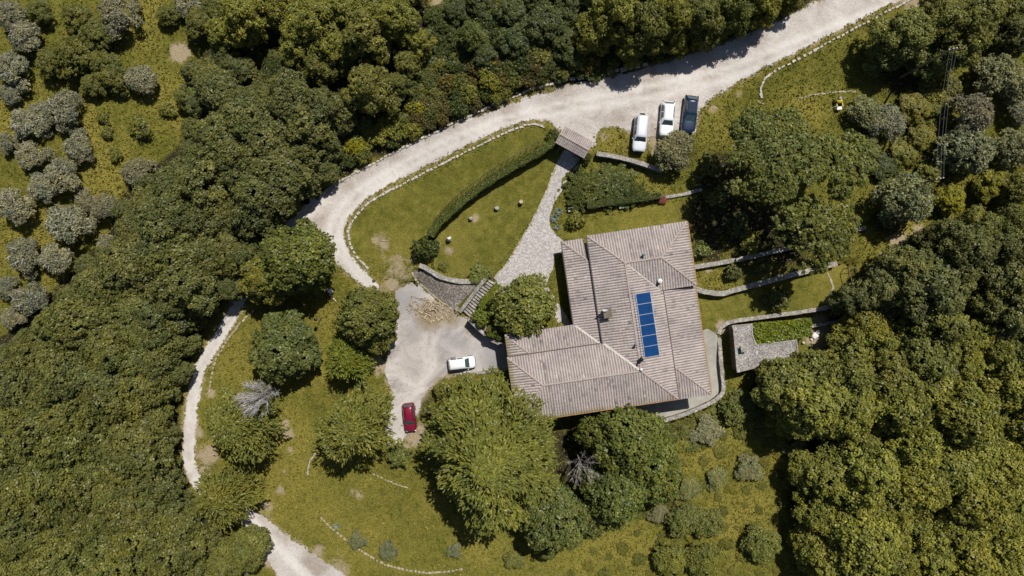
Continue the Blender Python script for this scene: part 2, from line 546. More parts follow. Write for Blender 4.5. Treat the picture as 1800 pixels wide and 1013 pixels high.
M['glass'] = simple("car_glass", (0.045, 0.085, 0.095), 0.06, 0.0, 0.6, 0.1)
M['chrome'] = simple("bright_trim", (0.6, 0.6, 0.62), 0.25, 0.9)
M['headlamp'] = simple("headlamp_lens", (0.55, 0.57, 0.6), 0.15, 0.2, 0.6)
M['taillamp'] = simple("tail_lamp_lens", (0.25, 0.01, 0.01), 0.2, 0.0, 0.6)
M['plastic'] = simple("black_trim_plastic", (0.025, 0.025, 0.027), 0.6)
M['whitepaint'] = simple("white_car_paint", (0.78, 0.78, 0.80), 0.35, 0.0, 0.5, 0.02, 1.0, 0.6)
M['silverpaint'] = simple("silver_white_paint", (0.66, 0.68, 0.72), 0.35, 0.1, 0.5, 0.03, 1.0, 0.6)
M['bluepaint'] = simple("dark_blue_paint", (0.012, 0.026, 0.062), 0.22, 0.2, 0.5, 0.1, 1.0, 1.0)
M['redpaint'] = simple("crimson_paint", (0.17, 0.004, 0.022), 0.28, 0.0, 0.5, 0.08, 1.0, 0.8)
M['whiteplastic'] = simple("white_plastic", (0.72, 0.72, 0.70), 0.6, var=0.1)
M['yellow'] = simple("yellow_enamel", (0.50, 0.40, 0.03), 0.5, var=0.12)
M['mint'] = simple("pale_green_paint", (0.35, 0.52, 0.42), 0.7, var=0.2)
M['rock'] = simple("grey_garden_stone", (0.34, 0.32, 0.31), 0.95, var=0.45, scale=6)
M['rubble'] = simple("white_rubble", (0.72, 0.69, 0.66), 0.9, var=0.2, scale=4)
mpv = MB("solar_cells")
mpv.b.inputs["Roughness"].default_value = 0.22
mpv.b.inputs["Specular IOR Level"].default_value = 0.35
mpv.color(mpv.ramp(mpv.noise(1.2, 3), [(0.3, (0.004, 0.036, 0.125)), (0.7, (0.006, 0.047, 0.160))]))
M['pv'] = mpv.m
M['alu'] = simple("aluminium_frame", (0.42, 0.44, 0.5), 0.4, 0.5)
mgr = MB("gravel_roof")
gv = mgr.voro(9.0, out='Color'); gs = mgr.n.new("ShaderNodeSeparateColor"); mgr.l.new(gv, gs.inputs[0])
mgr.color(mgr.mix(1.0, mgr.ramp(gs.outputs[0], [(0, (0.16, 0.145, 0.135)), (0.5, (0.31, 0.285, 0.265)), (1, (0.52, 0.49, 0.47))]),
                  mgr.ramp(mgr.noise(1.0, 4), [(0.3, 0.75), (0.7, 1.1)]), 'MULTIPLY'))
mgr.bump(gs.outputs[0], 0.8, 0.1)
M['gravelroof'] = mgr.m

# ------------------------------------------------------------------ the ground sheet
ROAD_N = [(1620, -70), (1475, -12), (1430, 3), (1380, 28), (1310, 60), (1250, 82), (1200, 97), (1160, 110), (1090, 130), (1000, 148), (930, 168),
          (850, 198), (780, 225), (700, 265), (640, 295), (595, 320), (560, 345), (535, 375), (545, 395), (560, 420), (575, 445), (600, 474), (632, 502)]
ROAD_S = [(1760, -70), (1585, 2), (1500, 42), (1420, 84), (1340, 124), (1290, 152), (1248, 178), (1230, 205), (1222, 235), (1200, 246),
          (1165, 246), (1142, 244), (1118, 235), (1100, 229), (1070, 227), (1048, 238), (1042, 262), (985, 232), (962, 214), (935, 212), (880, 230), (800, 268),
          (720, 310), (650, 348), (616, 384), (608, 412), (615, 442), (642, 476), (668, 500), (694, 516)]
ROAD = ROAD_N + ROAD_S[::-1]
TRACK_C = [(560, 352, 25), (530, 382, 25), (497, 405, 25), (465, 440, 25), (440, 490, 25), (413, 545, 25), (384, 595, 25), (356, 640, 25),
           (340, 690, 25), (334, 750, 25), (332, 810, 25), (348, 850, 25), (395, 885, 40), (440, 912, 40), (475, 948, 52), (515, 990, 74), (580, 1050, 100)]
PATH = [(992, 262), (1026, 284), (1008, 302), (992, 330), (974, 360), (967, 385), (972, 405), (989, 422), (990, 445), (976, 448),
        (975, 470), (964, 492), (972, 518), (990, 545), (1004, 575), (990, 582), (975, 556), (962, 522), (945, 496), (905, 506), (880, 516), (872, 500), (858, 492),
        (868, 488), (893, 458), (917, 418), (942, 374), (962, 330), (978, 290)]


def ribbon_poly(C):
    pts = [np.array(c[:2], float) for c in C]
    L, R = [], []
    for i, c in enumerate(C):
        d = (pts[min(i + 1, len(C) - 1)] - pts[max(i - 1, 0)]); d /= np.linalg.norm(d)
        n = np.array([-d[1], d[0]]) * c[2] / 2
        L.append(tuple(pts[i] + n)); R.append(tuple(pts[i] - n))
    return [tuple(p) for p in smooth_line(L, 3)] + [tuple(p) for p in smooth_line(R, 3)][::-1]


TRACK = ribbon_poly(TRACK_C)

FOREST_L = [(395, 85), (430, 120), (455, 150), (500, 165), (560, 160), (600, 180), (606, 225), (590, 270), (548, 335), (525, 365), (478, 400), (434, 448),
            (404, 500), (355, 556), (318, 640), (302, 700), (300, 800), (325, 880), (385, 960), (430, 1070), (-60, 1070), (-60, 640), (30, 590), (120, 500),
            (200, 420), (222, 350), (270, 310), (330, 260), (345, 190), (340, 120)]
FOREST_R = [(1330, 690), (1340, 650), (1400, 655), (1450, 625), (1500, 600), (1505, 510), (1560, 470), (1620, 430), (1700, 390), (1860, 390),
            (1860, 1070), (1500, 1070), (1430, 1010), (1420, 930), (1400, 850), (1420, 820), (1460, 790), (1390, 740)]
FOREST_T = [(400, -50), (735, -50), (745, 30), (760, 90), (800, 70), (870, -50), (1460, -50), (1400, 10), (1300, 50), (1180, 85), (1080, 90), (960, 120),
            (900, 130), (800, 150), (720, 200), (640, 200), (610, 170), (540, 150), (480, 120), (420, 70)]
SCRUB = [(612, 290), (640, 220), (720, 190), (800, 130), (880, 100), (960, 100), (1080, 80), (1200, 60), (1300, 30), (1400, 0), (1370, 22), (1280, 62), (1180, 92),
         (1090, 112), (1000, 132), (930, 148), (850, 178), (780, 206), (700, 245), (640, 275)]

# zone painting: (px, py, radius px, strength)
DRY = [(30, 200, 60, .7), (150, 230, 40, .8), (190, 310, 50, .9), (250, 60, 30, .55), (290, 160, 50, .5), (60, 420, 60, .8), (200, 390, 25, .9), (130, 480, 40, .9), (310, 210, 30, .4),
       (270, 20, 30, .6), (770, 5, 25, .8), (500, 850, 60, .55), (480, 880, 50, .6), (520, 770, 30, .8), (500, 740, 35, .55), (530, 830, 50, .45), (560, 900, 60, .4), (600, 960, 60, .35), (420, 640, 50, .5), (400, 600, 40, .5), (560, 640, 60, .45), (580, 560, 40, .5),
       (740, 900, 60, .25), (660, 870, 50, .3), (650, 940, 60, .35), (850, 970, 60, .4), (830, 380, 40, .25), (800, 420, 35, .35), (690, 430, 50, .3), (1230, 790, 60, .45),
       (1330, 740, 60, .45), (1270, 920, 60, .55), (1320, 900, 50, .5), (1100, 960, 80, .45), (1180, 810, 40, .4), (1380, 800, 40, .6), (1410, 190, 40, .6), (1380, 195, 30, .5),
       (1350, 460, 40, .55), (1250, 485, 40, .4), (1460, 470, 30, .5), (1560, 440, 50, .35), (1600, 410, 30, .5), (1130, 380, 80, .3), (1170, 400, 40, .35), (420, 620, 60, .35),
       (470, 920, 40, .5), (530, 900, 50, .3), (370, 790, 25, .6), (1260, 230, 40, .3), (1080, 250, 30, .45), (1250, 190, 25, .45), (1460, 580, 40, .6), (760, 990, 80, .2), (1030, 990, 60, .35),
       (680, 700, 20, .6), (840, 650, 30, .3), (1740, 60, 40, .3), (1690, 330, 40, .3), (1000, 940, 40, .4)]
SOIL = [(503, 745, 10, .55), (510, 790, 9, .45), (500, 830, 9, .4), (492, 862, 12, .45), (470, 890, 14, .5), (620, 865, 8, .5), (665, 640, 14, .6), (672, 700, 10, .5), (900, 215, 8, .35), (700, 305, 7, .3), (800, 300, 6, .25), (860, 270, 5, .25), (740, 380, 5, .3), (316, 93, 17, 1.0), (770, 3, 18, .5), (675, 430, 22, .42), (700, 475, 38, .42), (660, 420, 14, .4), (835, 385, 10, .45), (790, 440, 12, .5), (770, 430, 8, .5),
        (535, 385, 22, .6), (560, 405, 12, .5), (575, 470, 8, .4), (505, 760, 14, .6), (365, 800, 22, .65), (360, 830, 12, .8), (370, 690, 12, .5), (350, 760, 14, .5), (630, 870, 10, .5), (665, 640, 25, .5),
        (735, 690, 22, .7), (760, 665, 18, .6), (735, 765, 25, .75), (710, 790, 18, .6), (690, 800, 12, .5), (470, 975, 22, .75), (440, 960, 18, .6), (590, 1005, 30, .5), (560, 965, 14, .55),
        (1250, 590, 8, .8), (1270, 575, 14, .7), (1440, 595, 28, .65), (1450, 585, 14, .8), (1580, 425, 22, .65), (1615, 410, 16, .6), (1550, 450, 10, .5), (1455, 545, 6, .5), (1440, 568, 20, .6), (1400, 575, 20, .6),
        (1600, 0, 25, .5), (1300, 165, 12, .3), (1255, 190, 12, .4), (1060, 240, 16, .35), (1110, 232, 12, .4), (1150, 250, 16, .6), (945, 220, 10, .3), (1150, 270, 10, .4),
        (780, 370, 5, .3), (790, 545, 20, .5), (845, 575, 20, .6), (830, 560, 14, .6), (900, 290, 10, .2), (905, 20, 15, .4), (1245, 475, 8, .6), (690, 500, 14, .7)]
LITTER_SHADE = [(870, 60, 60, .9), (960, 90, 70, .9), (1020, 120, 50, .9), (1100, 100, 40, .8), (440, 120, 60, .9), (470, 150, 40, .9), (560, 290, 40, .9), (600, 290, 30, .9), (520, 350, 30, .6),  # dark leaf litter, with tree shade painted into the ground colour
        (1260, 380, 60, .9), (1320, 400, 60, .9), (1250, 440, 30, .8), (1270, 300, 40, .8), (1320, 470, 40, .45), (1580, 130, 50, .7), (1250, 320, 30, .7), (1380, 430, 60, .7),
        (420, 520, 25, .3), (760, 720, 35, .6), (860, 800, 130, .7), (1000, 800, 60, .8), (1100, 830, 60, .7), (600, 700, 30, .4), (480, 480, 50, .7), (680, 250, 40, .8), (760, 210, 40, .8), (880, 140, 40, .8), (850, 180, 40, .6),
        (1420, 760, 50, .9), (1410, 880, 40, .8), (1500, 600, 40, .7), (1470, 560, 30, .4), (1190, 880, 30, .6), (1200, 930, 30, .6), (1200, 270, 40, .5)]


def splat(PX, PY, blobs):
    v = np.zeros(np.shape(PX))
    for (a, b, r, s) in blobs:
        v = np.maximum(v, s * np.exp(-((PX - a) ** 2 + (PY - b) ** 2) / (r * r)))
    return v


def axis(lo, hi, step, far):
    fine = np.arange(lo, hi + step, step)
    out = []; x = 0; s = step
    while x < far:
        s *= 1.45; x += s; out.append(x)
    out = np.array(out)
    return np.concatenate([lo - out[::-1], fine, fine[-1] + out])


gx = axis(-72, 72, 0.33, 500); gy = axis(-42, 42, 0.33, 500)
GX, GY = np.meshgrid(gx, gy)
GZ = ground(GX, GY)
KPX = PXM * CAMH / (CAMH - GZ)
GPX = 900 + GX * KPX; GPY = 506.5 - GY * KPX
nx, ny = len(gx), len(gy)
idx = np.arange(nx * ny).reshape(ny, nx)
F = np.stack([idx[:-1, :-1], idx[:-1, 1:], idx[1:, 1:], idx[1:, :-1]], -1).reshape(-1, 4)
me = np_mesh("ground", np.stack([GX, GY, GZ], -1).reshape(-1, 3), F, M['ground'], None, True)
dry = splat(GPX, GPY, DRY); soil = splat(GPX, GPY, SOIL); litter_shade = splat(GPX, GPY, LITTER_SHADE)
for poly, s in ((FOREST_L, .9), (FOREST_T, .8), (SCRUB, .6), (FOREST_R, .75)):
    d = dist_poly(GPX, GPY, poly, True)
    litter_shade = np.maximum(litter_shade, np.where(inpoly(GPX, GPY, poly), s, s * np.exp(-(d / 14.0) ** 2)))
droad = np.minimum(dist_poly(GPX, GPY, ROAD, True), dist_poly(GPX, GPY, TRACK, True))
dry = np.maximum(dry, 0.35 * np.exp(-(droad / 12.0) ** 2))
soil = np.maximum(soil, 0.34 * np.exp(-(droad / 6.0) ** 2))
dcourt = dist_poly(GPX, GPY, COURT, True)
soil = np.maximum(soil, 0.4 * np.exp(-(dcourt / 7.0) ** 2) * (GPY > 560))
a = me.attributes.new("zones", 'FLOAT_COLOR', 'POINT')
a.data.foreach_set("color", np.stack([dry, soil, litter_shade, np.ones_like(dry)], -1).astype(np.float32).ravel())
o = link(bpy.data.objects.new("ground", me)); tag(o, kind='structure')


def sheet(name, poly_px, mat, off=0.03, step=0.55, wob=0.12, attrs=None, kind='structure', sm=3):
    pts = [tuple(p) for p in (smooth_line(poly_px, sm, True) if sm else poly_px)]
    W = [G(a, b)[:2] for a, b in pts]
    W = resample(W, 0.6, True)
    B = [(p[0] + random.gauss(0, wob), p[1] + random.gauss(0, wob)) for p in W]
    arr = np.array(B)
    x0, y0 = arr.min(0); x1, y1 = arr.max(0)
    XX, YY = np.meshgrid(np.arange(x0, x1, step), np.arange(y0, y1, step))
    XX = XX + rng.uniform(-.1, .1, XX.shape); YY = YY + rng.uniform(-.1, .1, YY.shape)
    ok = inpoly(XX, YY, B) & (dist_poly(XX, YY, B, True) > 0.3)
    inner = list(zip(XX[ok], YY[ok]))
    n = len(B)
    vs = [Vector(p) for p in B] + [Vector(p) for p in inner]
    es = [(i, (i + 1) % n) for i in range(n)]
    v2, e2, f2, *_ = delaunay_2d_cdt(vs, es, [], 0, 1e-4)
    V2 = np.array([(v.x, v.y) for v in v2])
    T = np.array([f for f in f2 if len(f) == 3])
    cen = V2[T].mean(1)
    T = T[inpoly(cen[:, 0], cen[:, 1], B)]
    z = ground(V2[:, 0], V2[:, 1]) + off
    me = np_mesh(name, np.column_stack([V2, z]), T, mat, None, True)
    ed = dist_poly(V2[:, 0], V2[:, 1], B, True)
    at = me.attributes.new("edge", 'FLOAT', 'POINT'); at.data.foreach_set("value", ed.astype(np.float32))
    k = PXM * CAMH / (CAMH - z)
    ppx = 900 + V2[:, 0] * k; ppy = 506.5 - V2[:, 1] * k
    for nm, fn in (attrs or {}).items():
        at = me.attributes.new(nm, 'FLOAT', 'POINT'); at.data.foreach_set("value", fn(ppx, ppy).astype(np.float32))
    # face up
    o = link(bpy.data.objects.new(name, me))
    if kind: tag(o, kind=kind)
    return o


RUT1 = [(1560, 10), (1400, 70), (1280, 120), (1150, 150), (1000, 178), (880, 208), (780, 248), (690, 295), (620, 340), (585, 380), (578, 410), (590, 440), (615, 470), (655, 510)]
RUT2 = [(1560, 30), (1400, 88), (1280, 140), (1150, 170), (1000, 195), (880, 224), (780, 264), (690, 312), (630, 355), (600, 390), (596, 412), (605, 440), (630, 468), (670, 505)]
TR1 = [(c[0] - 6, c[1] - 2) for c in TRACK_C]; TR2 = [(c[0] + 7, c[1] + 3) for c in TRACK_C]


def rutf(px, py):
    d = np.minimum(np.minimum(dist_poly(px, py, RUT1), dist_poly(px, py, RUT2)), np.minimum(dist_poly(px, py, TR1), dist_poly(px, py, TR2)))
    return np.exp(-(d / 6.0) ** 2)


sheet("gravel_road", ROAD, M['gravel'], 0.035, attrs={'rut': rutf})
sheet("gravel_track", TRACK, M['gravel'], 0.027, attrs={'rut': rutf}, sm=0)
sheet("courtyard", COURT, M['court'], 0.03, attrs={'grey': lambda x, y: np.clip(splat(x, y, [(718, 530, 30, .9), (700, 520, 20, .8), (870, 620, 40, .8), (800, 600, 30, .45), (730, 560, 25, .4)]), 0, 1),
      'earth': lambda x, y: splat(x, y, [(755, 556, 36, .75), (790, 555, 30, .7), (830, 575, 24, .6), (845, 590, 18, .5), (790, 668, 22, .6), (755, 690, 14, .5), (690, 640, 10, .4), (725, 500, 12, .5), (720, 765, 14, .6)])})
sheet("stone_path", PATH, M['path'], 0.03, wob=0.05, sm=2)
sheet("concrete_terrace", PAVE, M['concrete'], 0.03, wob=0.02, sm=0)
sheet("stone_bank", BANK, M['bank'], 0.035, wob=0.03, sm=0)

# ------------------------------------------------------------------ walls and kerbs
def wall(name, px, ztop, zbot, width, label, cat='stone wall', mat='stone', cap='coping', capw=0.08, group=None, follow=False):
    px = [tuple(p) for p in smooth_line(px, 4)]
    if follow:
        W = [Vector((*G(a, b)[:2], 0)) for a, b in px]
    else:
        W = [Vector((*P(a, b, ztop), 0)) for a, b in px]
    W2 = [Vector((p[0], p[1], 0)) for p in resample([(w.x, w.y) for w in W], 0.5)]
    root = empty(name, (W2[0].x, W2[0].y, zbot))
    off = Vector((W2[0].x, W2[0].y, zbot))
    tops = [(gz(w.x, w.y) + ztop) if follow else ztop for w in W2]
    bots = [(gz(w.x, w.y) + zbot) if follow else zbot for w in W2]

    def strip(w, lo, hi, jit):
        bm = bmesh.new(); rings = []
        for i, p in enumerate(W2):
            d = (W2[min(i + 1, len(W2) - 1)] - W2[max(i - 1, 0)]).normalized()
            n = Vector((-d.y, d.x, 0)) * (w / 2)
            q = p - off; q.z = 0
            j = lambda: random.uniform(-jit, jit)
            zz = (lo(i) - zbot, hi(i) - zbot)
            rings.append([bm.verts.new(q - n + Vector((j(), j(), zz[0]))), bm.verts.new(q + n + Vector((j(), j(), zz[0]))),
                          bm.verts.new(q + n + Vector((j(), j(), zz[1] + j()))), bm.verts.new(q - n + Vector((j(), j(), zz[1] + j())))])
        for a, b in zip(rings[:-1], rings[1:]):
            for k in range(4):
                bm.faces.new((a[k], a[(k + 1) % 4], b[(k + 1) % 4], b[k]))
        bm.faces.new(rings[0]); bm.faces.new(rings[-1][::-1])
        return bm
    off.z = zbot
    bm_obj("masonry", strip(width, lambda i: bots[i] - 0.4, lambda i: tops[i] - capw, 0.03), M[mat], root)
    bm_obj("coping", strip(width + 0.06, lambda i: tops[i] - capw + 0.002, lambda i: tops[i], 0.03), M[cap], root)
    return tag(root, label, cat, group)


wall("retaining_wall", [(1049, 270), (1080, 275), (1120, 285), (1165, 300)], 1.15, -0.2, 0.5, "low stone wall behind the silver off-roader, ending under the small olive")
wall("retaining_wall", [(1160, 348), (1200, 342), (1234, 333)], 0.35, -0.4, 0.35, "short pale-topped wall at the right end of the spreading juniper bed")
wall("retaining_wall", [(1220, 470), (1300, 456), (1385, 437), (1450, 424)], -0.05, -1.0, 0.5, "shaded terrace wall under the umbrella pines, uppermost of the terraces right of the house")
wall("retaining_wall", [(1494, 408), (1522, 400)], 0.1, -0.8, 0.4, "short bit of wall showing just right of the smaller umbrella pine")
wall("retaining_wall", [(1222, 508), (1245, 514), (1270, 516), (1300, 508), (1380, 487), (1472, 463)], -0.75, -1.9, 0.6, "long curving terrace wall with pale top, middle of the terraces right of the house")
wall("retaining_wall", [(1264, 588), (1268, 576), (1286, 566), (1340, 558), (1400, 550), (1495, 534)], -1.75, -3.4, 0.45, "terrace wall bending round behind the stone hut and its vines")
wall("parapet_wall", [(1265, 596), (1268, 640), (1272, 685), (1262, 700), (1245, 711), (1205, 728), (1155, 744)], -2.05, -4.2, 0.45, "low parapet round the concrete terrace at the house's right corner")
wall("retaining_wall", [(1424, 574), (1460, 568), (1497, 560)], -2.7, -3.5, 0.4, "small wall beside the bare earth and white rubble near the hut")
wall("end_wall", [(1497, 560), (1501, 575), (1503, 594)], -2.2, -3.6, 0.45, "shaded block wall running down from the terrace corner under the dense trees")
wall("retaining_wall", [(737, 467), (748, 471), (775, 487), (810, 495), (852, 494)], -0.15, -0.9, 0.55, "curved pale coping wall along the top of the stone bank")
wall("retaining_wall", [(823, 561), (845, 582), (868, 600), (887, 607)], -0.15, -2.2, 0.35, "dark low wall between the courtyard and the leafy hedge by the stairs")
wall("retaining_wall", [(838, 657), (868, 652), (893, 649)], -1.9, -2.4, 0.22, "thin kerb wall beside the white hatchback at the courtyard edge")


def kerb(name, px, sz, label, mat='kerb', gap=1.0, hgt=0.22, jit=0.03, skip=0.0, cat='stone kerb'):
    pts = [tuple(p) for p in smooth_line(px, 4)]
    W = resample([G(a, b)[:2] for a, b in pts], sz * gap)
    x0, y0 = W[0]; z0 = gz(x0, y0)
    bm = bmesh.new()
    for a, b in zip(W[:-1], W[1:]):
        if random.random() < skip: continue
        m_ = (a + b) / 2; an = math.atan2(b[1] - a[1], b[0] - a[0]) + random.gauss(0, 0.07)
        s = random.uniform(0.7, 1.12)
        z = gz(*m_)
        box(bm, (m_[0] - x0 + random.gauss(0, jit), m_[1] - y0 + random.gauss(0, jit), z - z0 + hgt / 2 - 0.06), (sz * s, sz * random.uniform(.35, .7), hgt * random.uniform(.8, 1.3)), an, 0.86, 0.03)
    bmesh.ops.bevel(bm, geom=bm.edges[:], offset=0.02, segments=1, affect='EDGES')
    o = bm_obj(name, bm, M['edging' if name == 'stone_edging' else mat], None, False, (x0, y0, z0))
    return tag(o, label, cat)


kerb("stone_kerb", [(957, 224), (940, 219), (920, 222), (880, 238), (800, 277), (700, 328), (650, 356), (622, 386), (613, 410), (620, 440), (648, 474)], 0.55,
     "white stone kerb curving round the big teardrop lawn")
kerb("stone_kerb", [(560, 345), (600, 317), (640, 296), (700, 265), (780, 226), (850, 193), (930, 160), (985, 143)], 0.55, "uneven stone kerb between the scrub and the gravel road, left of the shaded stretch", jit=.05)
kerb("stone_kerb", [(985, 143), (1040, 134), (1090, 124), (1140, 113)], 0.75, "larger shaded kerb blocks along the road under the trees above the gate", hgt=.4)
kerb("stone_kerb", [(1338, 172), (1337, 158), (1345, 138), (1365, 124), (1400, 106), (1440, 84), (1500, 52), (1560, 20), (1640, -18)], 0.55, "pale stone kerb edging the rough grass along the upper right road")
kerb("stone_edging", [(1400, 175), (1435, 166), (1470, 162), (1505, 161)], 0.4, "faint stone edging in the grass above the yellow machine", hgt=.12, cat='stone edging')
kerb("stone_edging", [(1330, 178), (1342, 184)], 0.35, "tiny row of pale stones below the end of the upper right kerb", hgt=.15, cat='stone edging')
kerb("stone_edging", [(446, 545), (425, 566), (400, 598), (382, 628), (372, 660), (368, 690)], 0.5, "thin line of stones between the track and the strip of lawn on the left", hgt=.16, cat='stone edging')
kerb("stone_edging", [(562, 908), (585, 930), (610, 950), (650, 978), (685, 995), (740, 1006), (785, 1005), (812, 1000)], 0.5, "curved stone edging sweeping past two grey bushes at the bottom", hgt=.16, cat='stone edging')
kerb("stone_edging", [(655, 832), (680, 845), (700, 853), (718, 858)], 0.4, "short arc of stone edging beside the big cedar's shadow", hgt=.12, cat='stone edging')
kerb("stone_edging", [(556, 796), (547, 808), (543, 822), (542, 834)], 0.45, "curved row of pale stones under the left side of a tufted conifer", hgt=.35, cat='stone edging')
kerb("stone_edging", [(1455, 480), (1462, 498), (1464, 508), (1458, 522), (1452, 532)], 0.5, "bent row of stones crossing the terrace lawn on the right", hgt=.12, cat='stone edging')
kerb("stone_edging", [(724, 480), (733, 494), (760, 518), (790, 541), (808, 552)], 0.45, "curb of rounded stones along the foot of the stone bank", hgt=.2, cat='stone edging')
kerb("stone_edging", [(868, 490), (893, 460), (917, 420), (942, 376), (962, 332), (976, 294)], 0.45, "thin stone border between the inner lawn and the pale path", hgt=.1, cat='stone edging')

# ------------------------------------------------------------------ stairs
def build_stairs():
    n = 14
    Lt = Vector((*P(857, 490, -.35), 0)); Lb = Vector((*P(813, 548, -2.1), 0)); Rt = Vector((*P(872, 499, -.35), 0)); Rb = Vector((*P(826, 560, -2.1), 0))
    root = empty("stone_stairs", (Lb.x, Lb.y, -2.15))
    org = Vector((Lb.x, Lb.y, -2.15))
    for i in range(n):
        bm = bmesh.new()
        t0, t1 = i / n, (i + .66) / n
        z1 = -.30 - 1.8 * i / n
        q = [Lt.lerp(Lb, t0), Lt.lerp(Lb, t1), Rt.lerp(Rb, t1), Rt.lerp(Rb, t0)]
        lo = [bm.verts.new(Vector((p.x, p.y, z1 - .5)) - org) for p in q]
        hi = [bm.verts.new(Vector((p.x, p.y, z1 + random.uniform(-.01, .01))) - org) for p in q]
        bm.faces.new(hi); bm.faces.new(lo[::-1])
        for k in range(4): bm.faces.new((lo[k], lo[(k + 1) % 4], hi[(k + 1) % 4], hi[k]))
        bm_obj("step", bm, M['coping'], root)
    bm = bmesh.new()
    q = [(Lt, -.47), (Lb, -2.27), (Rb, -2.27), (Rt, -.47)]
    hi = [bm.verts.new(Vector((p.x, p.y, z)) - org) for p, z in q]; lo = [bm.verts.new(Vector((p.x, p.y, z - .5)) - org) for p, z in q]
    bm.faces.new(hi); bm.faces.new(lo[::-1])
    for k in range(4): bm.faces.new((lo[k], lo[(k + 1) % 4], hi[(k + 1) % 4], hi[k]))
    bm_obj("stair_shadow_bed", bm, M['bark'], root)
    # dark bed above is added for the shadow lines between steps; parapet beside
    A = Vector((*P(853, 490, .1), 0)); B = Vector((*P(808, 549, -1.5), 0))
    d = (B - A).normalized(); nrm = Vector((-d.y, d.x, 0)) * 0.24
    bm = bmesh.new()
    vs = []
    for p, zt in ((A, .25), (B, -1.45)):
        for s in (-1, 1):
            for z in (-2.7, zt):
                vs.append(bm.verts.new(Vector((p.x, p.y, z)) + nrm * s - org))
    for q in ((0, 1, 3, 2), (4, 6, 7, 5), (1, 5, 7, 3), (0, 2, 6, 4), (0, 4, 5, 1), (2, 3, 7, 6)):
        bm.faces.new([vs[i] for i in q])
    bm_obj("parapet", bm, M['coping'], root)
    tag(root, "straight flight of pale stone steps from the courtyard up to the path", "stairs")


build_stairs()

# ------------------------------------------------------------------ the house
TH = math.radians(8.4)
HU = Vector((math.cos(TH), math.sin(TH), 0)); HV = Vector((math.sin(TH), -math.cos(TH), 0))
ZR, KU = 4.62, 0.25
_ox, _oy = P(1100, 459, 5.4)
HO = Vector((_ox, _oy, 0))                      # house origin, local axes u (right) and v (down the photo)


def hp(u, v, z):
    """house-local metres relative to the house root"""
    return HU * u + HV * v + Vector((0, 0, z))


def uv_of(px, py, z):
    x, y = P(px, py, z)
    d = Vector((x, y, 0)) - HO
    return d.dot(HU), d.dot(HV)


def tile_plane(parts, poly, zf, down, moss=None, pw=0.33, ph=0.42):
    """real barrel tiles laid in courses over one roof plane. poly in (u,v); zf(u,v); down = unit downslope in (u,v)"""
    dn = np.array(down, float); sd = np.array([-dn[1], dn[0]])
    A = np.array(poly, float)
    t = A @ dn; s = A @ sd
    prof = [(0, 0.0), (.14, .004), (.30, .06), (.5, .09), (.70, .06), (.86, .004), (1.0, 0.0)]
    ns = int((s.max() - s.min()) / pw) + 2; ntn = int((t.max() - t.min()) / ph) + 2
    V = []; Fc = []; T = []
    tmax = t.max() + 0.06
    for i in range(ns):
        s0 = s.min() - 0.05 + i * pw
        coltint = rng.normal(0, .08)
        for j in range(ntn):
            t1 = tmax - j * ph; t0 = t1 - ph * 1.04
            b = len(V)
            tint = float(np.clip(0.5 + coltint + rng.normal(0, .13), 0, 1))
            js = rng.normal(0, .008); up = rng.uniform(0.014, 0.03)
            for (tt, lift) in ((t0, 0.0), (t1, up)):
                for (f, h) in prof:
                    p = dn * tt + sd * (s0 + f * pw + js)
                    V.append((p[0], p[1], h + lift))
            n = len(prof)
            for k in range(n - 1):
                Fc.append((b + k, b + k + 1, b + n + k + 1, b + n + k)); T.append(max(0.0, tint * .12) if k in (0, n - 2) else tint)  # channel faces tinted darker: dirt plus channel shade put into the colour
            # open lower end of the course
            b2 = len(V)
            for (f, h) in prof:
                p = dn * t1 + sd * (s0 + f * pw + js)
                V.append((p[0], p[1], -0.01))
            for k in range(n - 1):
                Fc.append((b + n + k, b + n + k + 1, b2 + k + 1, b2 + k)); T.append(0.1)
    me = np_mesh("tiles", np.array(V), np.array(Fc), None, np.array(T))
    bm = bmesh.new(); bm.from_mesh(me); bpy.data.meshes.remove(me)
    for f_ in bm.faces: f_.smooth = False
    c = A.mean(0); n = len(poly)
    for i in range(n):
        a = A[i]; b = A[(i + 1) % n]
        nrm = np.array([b[1] - a[1], a[0] - b[0]])
        nl = np.linalg.norm(nrm)
        if nl < 1e-6: continue
        nrm = nrm / nl
        if nrm @ (c - a) > 0: nrm = -nrm
        # let eaves overhang a little
        is_eave = abs(nrm @ dn - 1) < 0.02
        off = 0.07 if is_eave else 0.0
        q = a + nrm * off
        bmesh.ops.bisect_plane(bm, geom=bm.verts[:] + bm.edges[:] + bm.faces[:], plane_co=(q[0], q[1], 0), plane_no=(nrm[0], nrm[1], 0), clear_outer=True)
    ml = bm.verts.layers.float.new("moss")
    for v in bm.verts:
        u_, v_ = v.co.x, v.co.y
        if moss: v[ml] = moss(u_, v_)
        p = hp(u_, v_, zf(u_, v_) + v.co.z)
        v.co = p
    # boarding below
    bl = [bm.verts.new(hp(p[0], p[1], zf(*p) - 0.012)) for p in poly]
    bb = [bm.verts.new(hp(p[0], p[1], zf(*p) - 0.15)) for p in poly]
    bm.faces.new(bl); bm.faces.new(bb[::-1])
    for k in range(len(poly)):
        bm.faces.new((bl[k], bl[(k + 1) % len(poly)], bb[(k + 1) % len(poly)], bb[k]))
    parts.append(bm)


def join_bm(bms):
    tot = bmesh.new()
    for b in bms:
        m_ = bpy.data.meshes.new("t"); b.to_mesh(m_); b.free(); tot.from_mesh(m_); bpy.data.meshes.remove(m_)
    return tot


def plain_obj(name, bm, mat, parent):
    me = bpy.data.meshes.new(name); bm.to_mesh(me); bm.free(); me.materials.append(mat)
    return link(bpy.data.objects.new(name, me), parent)


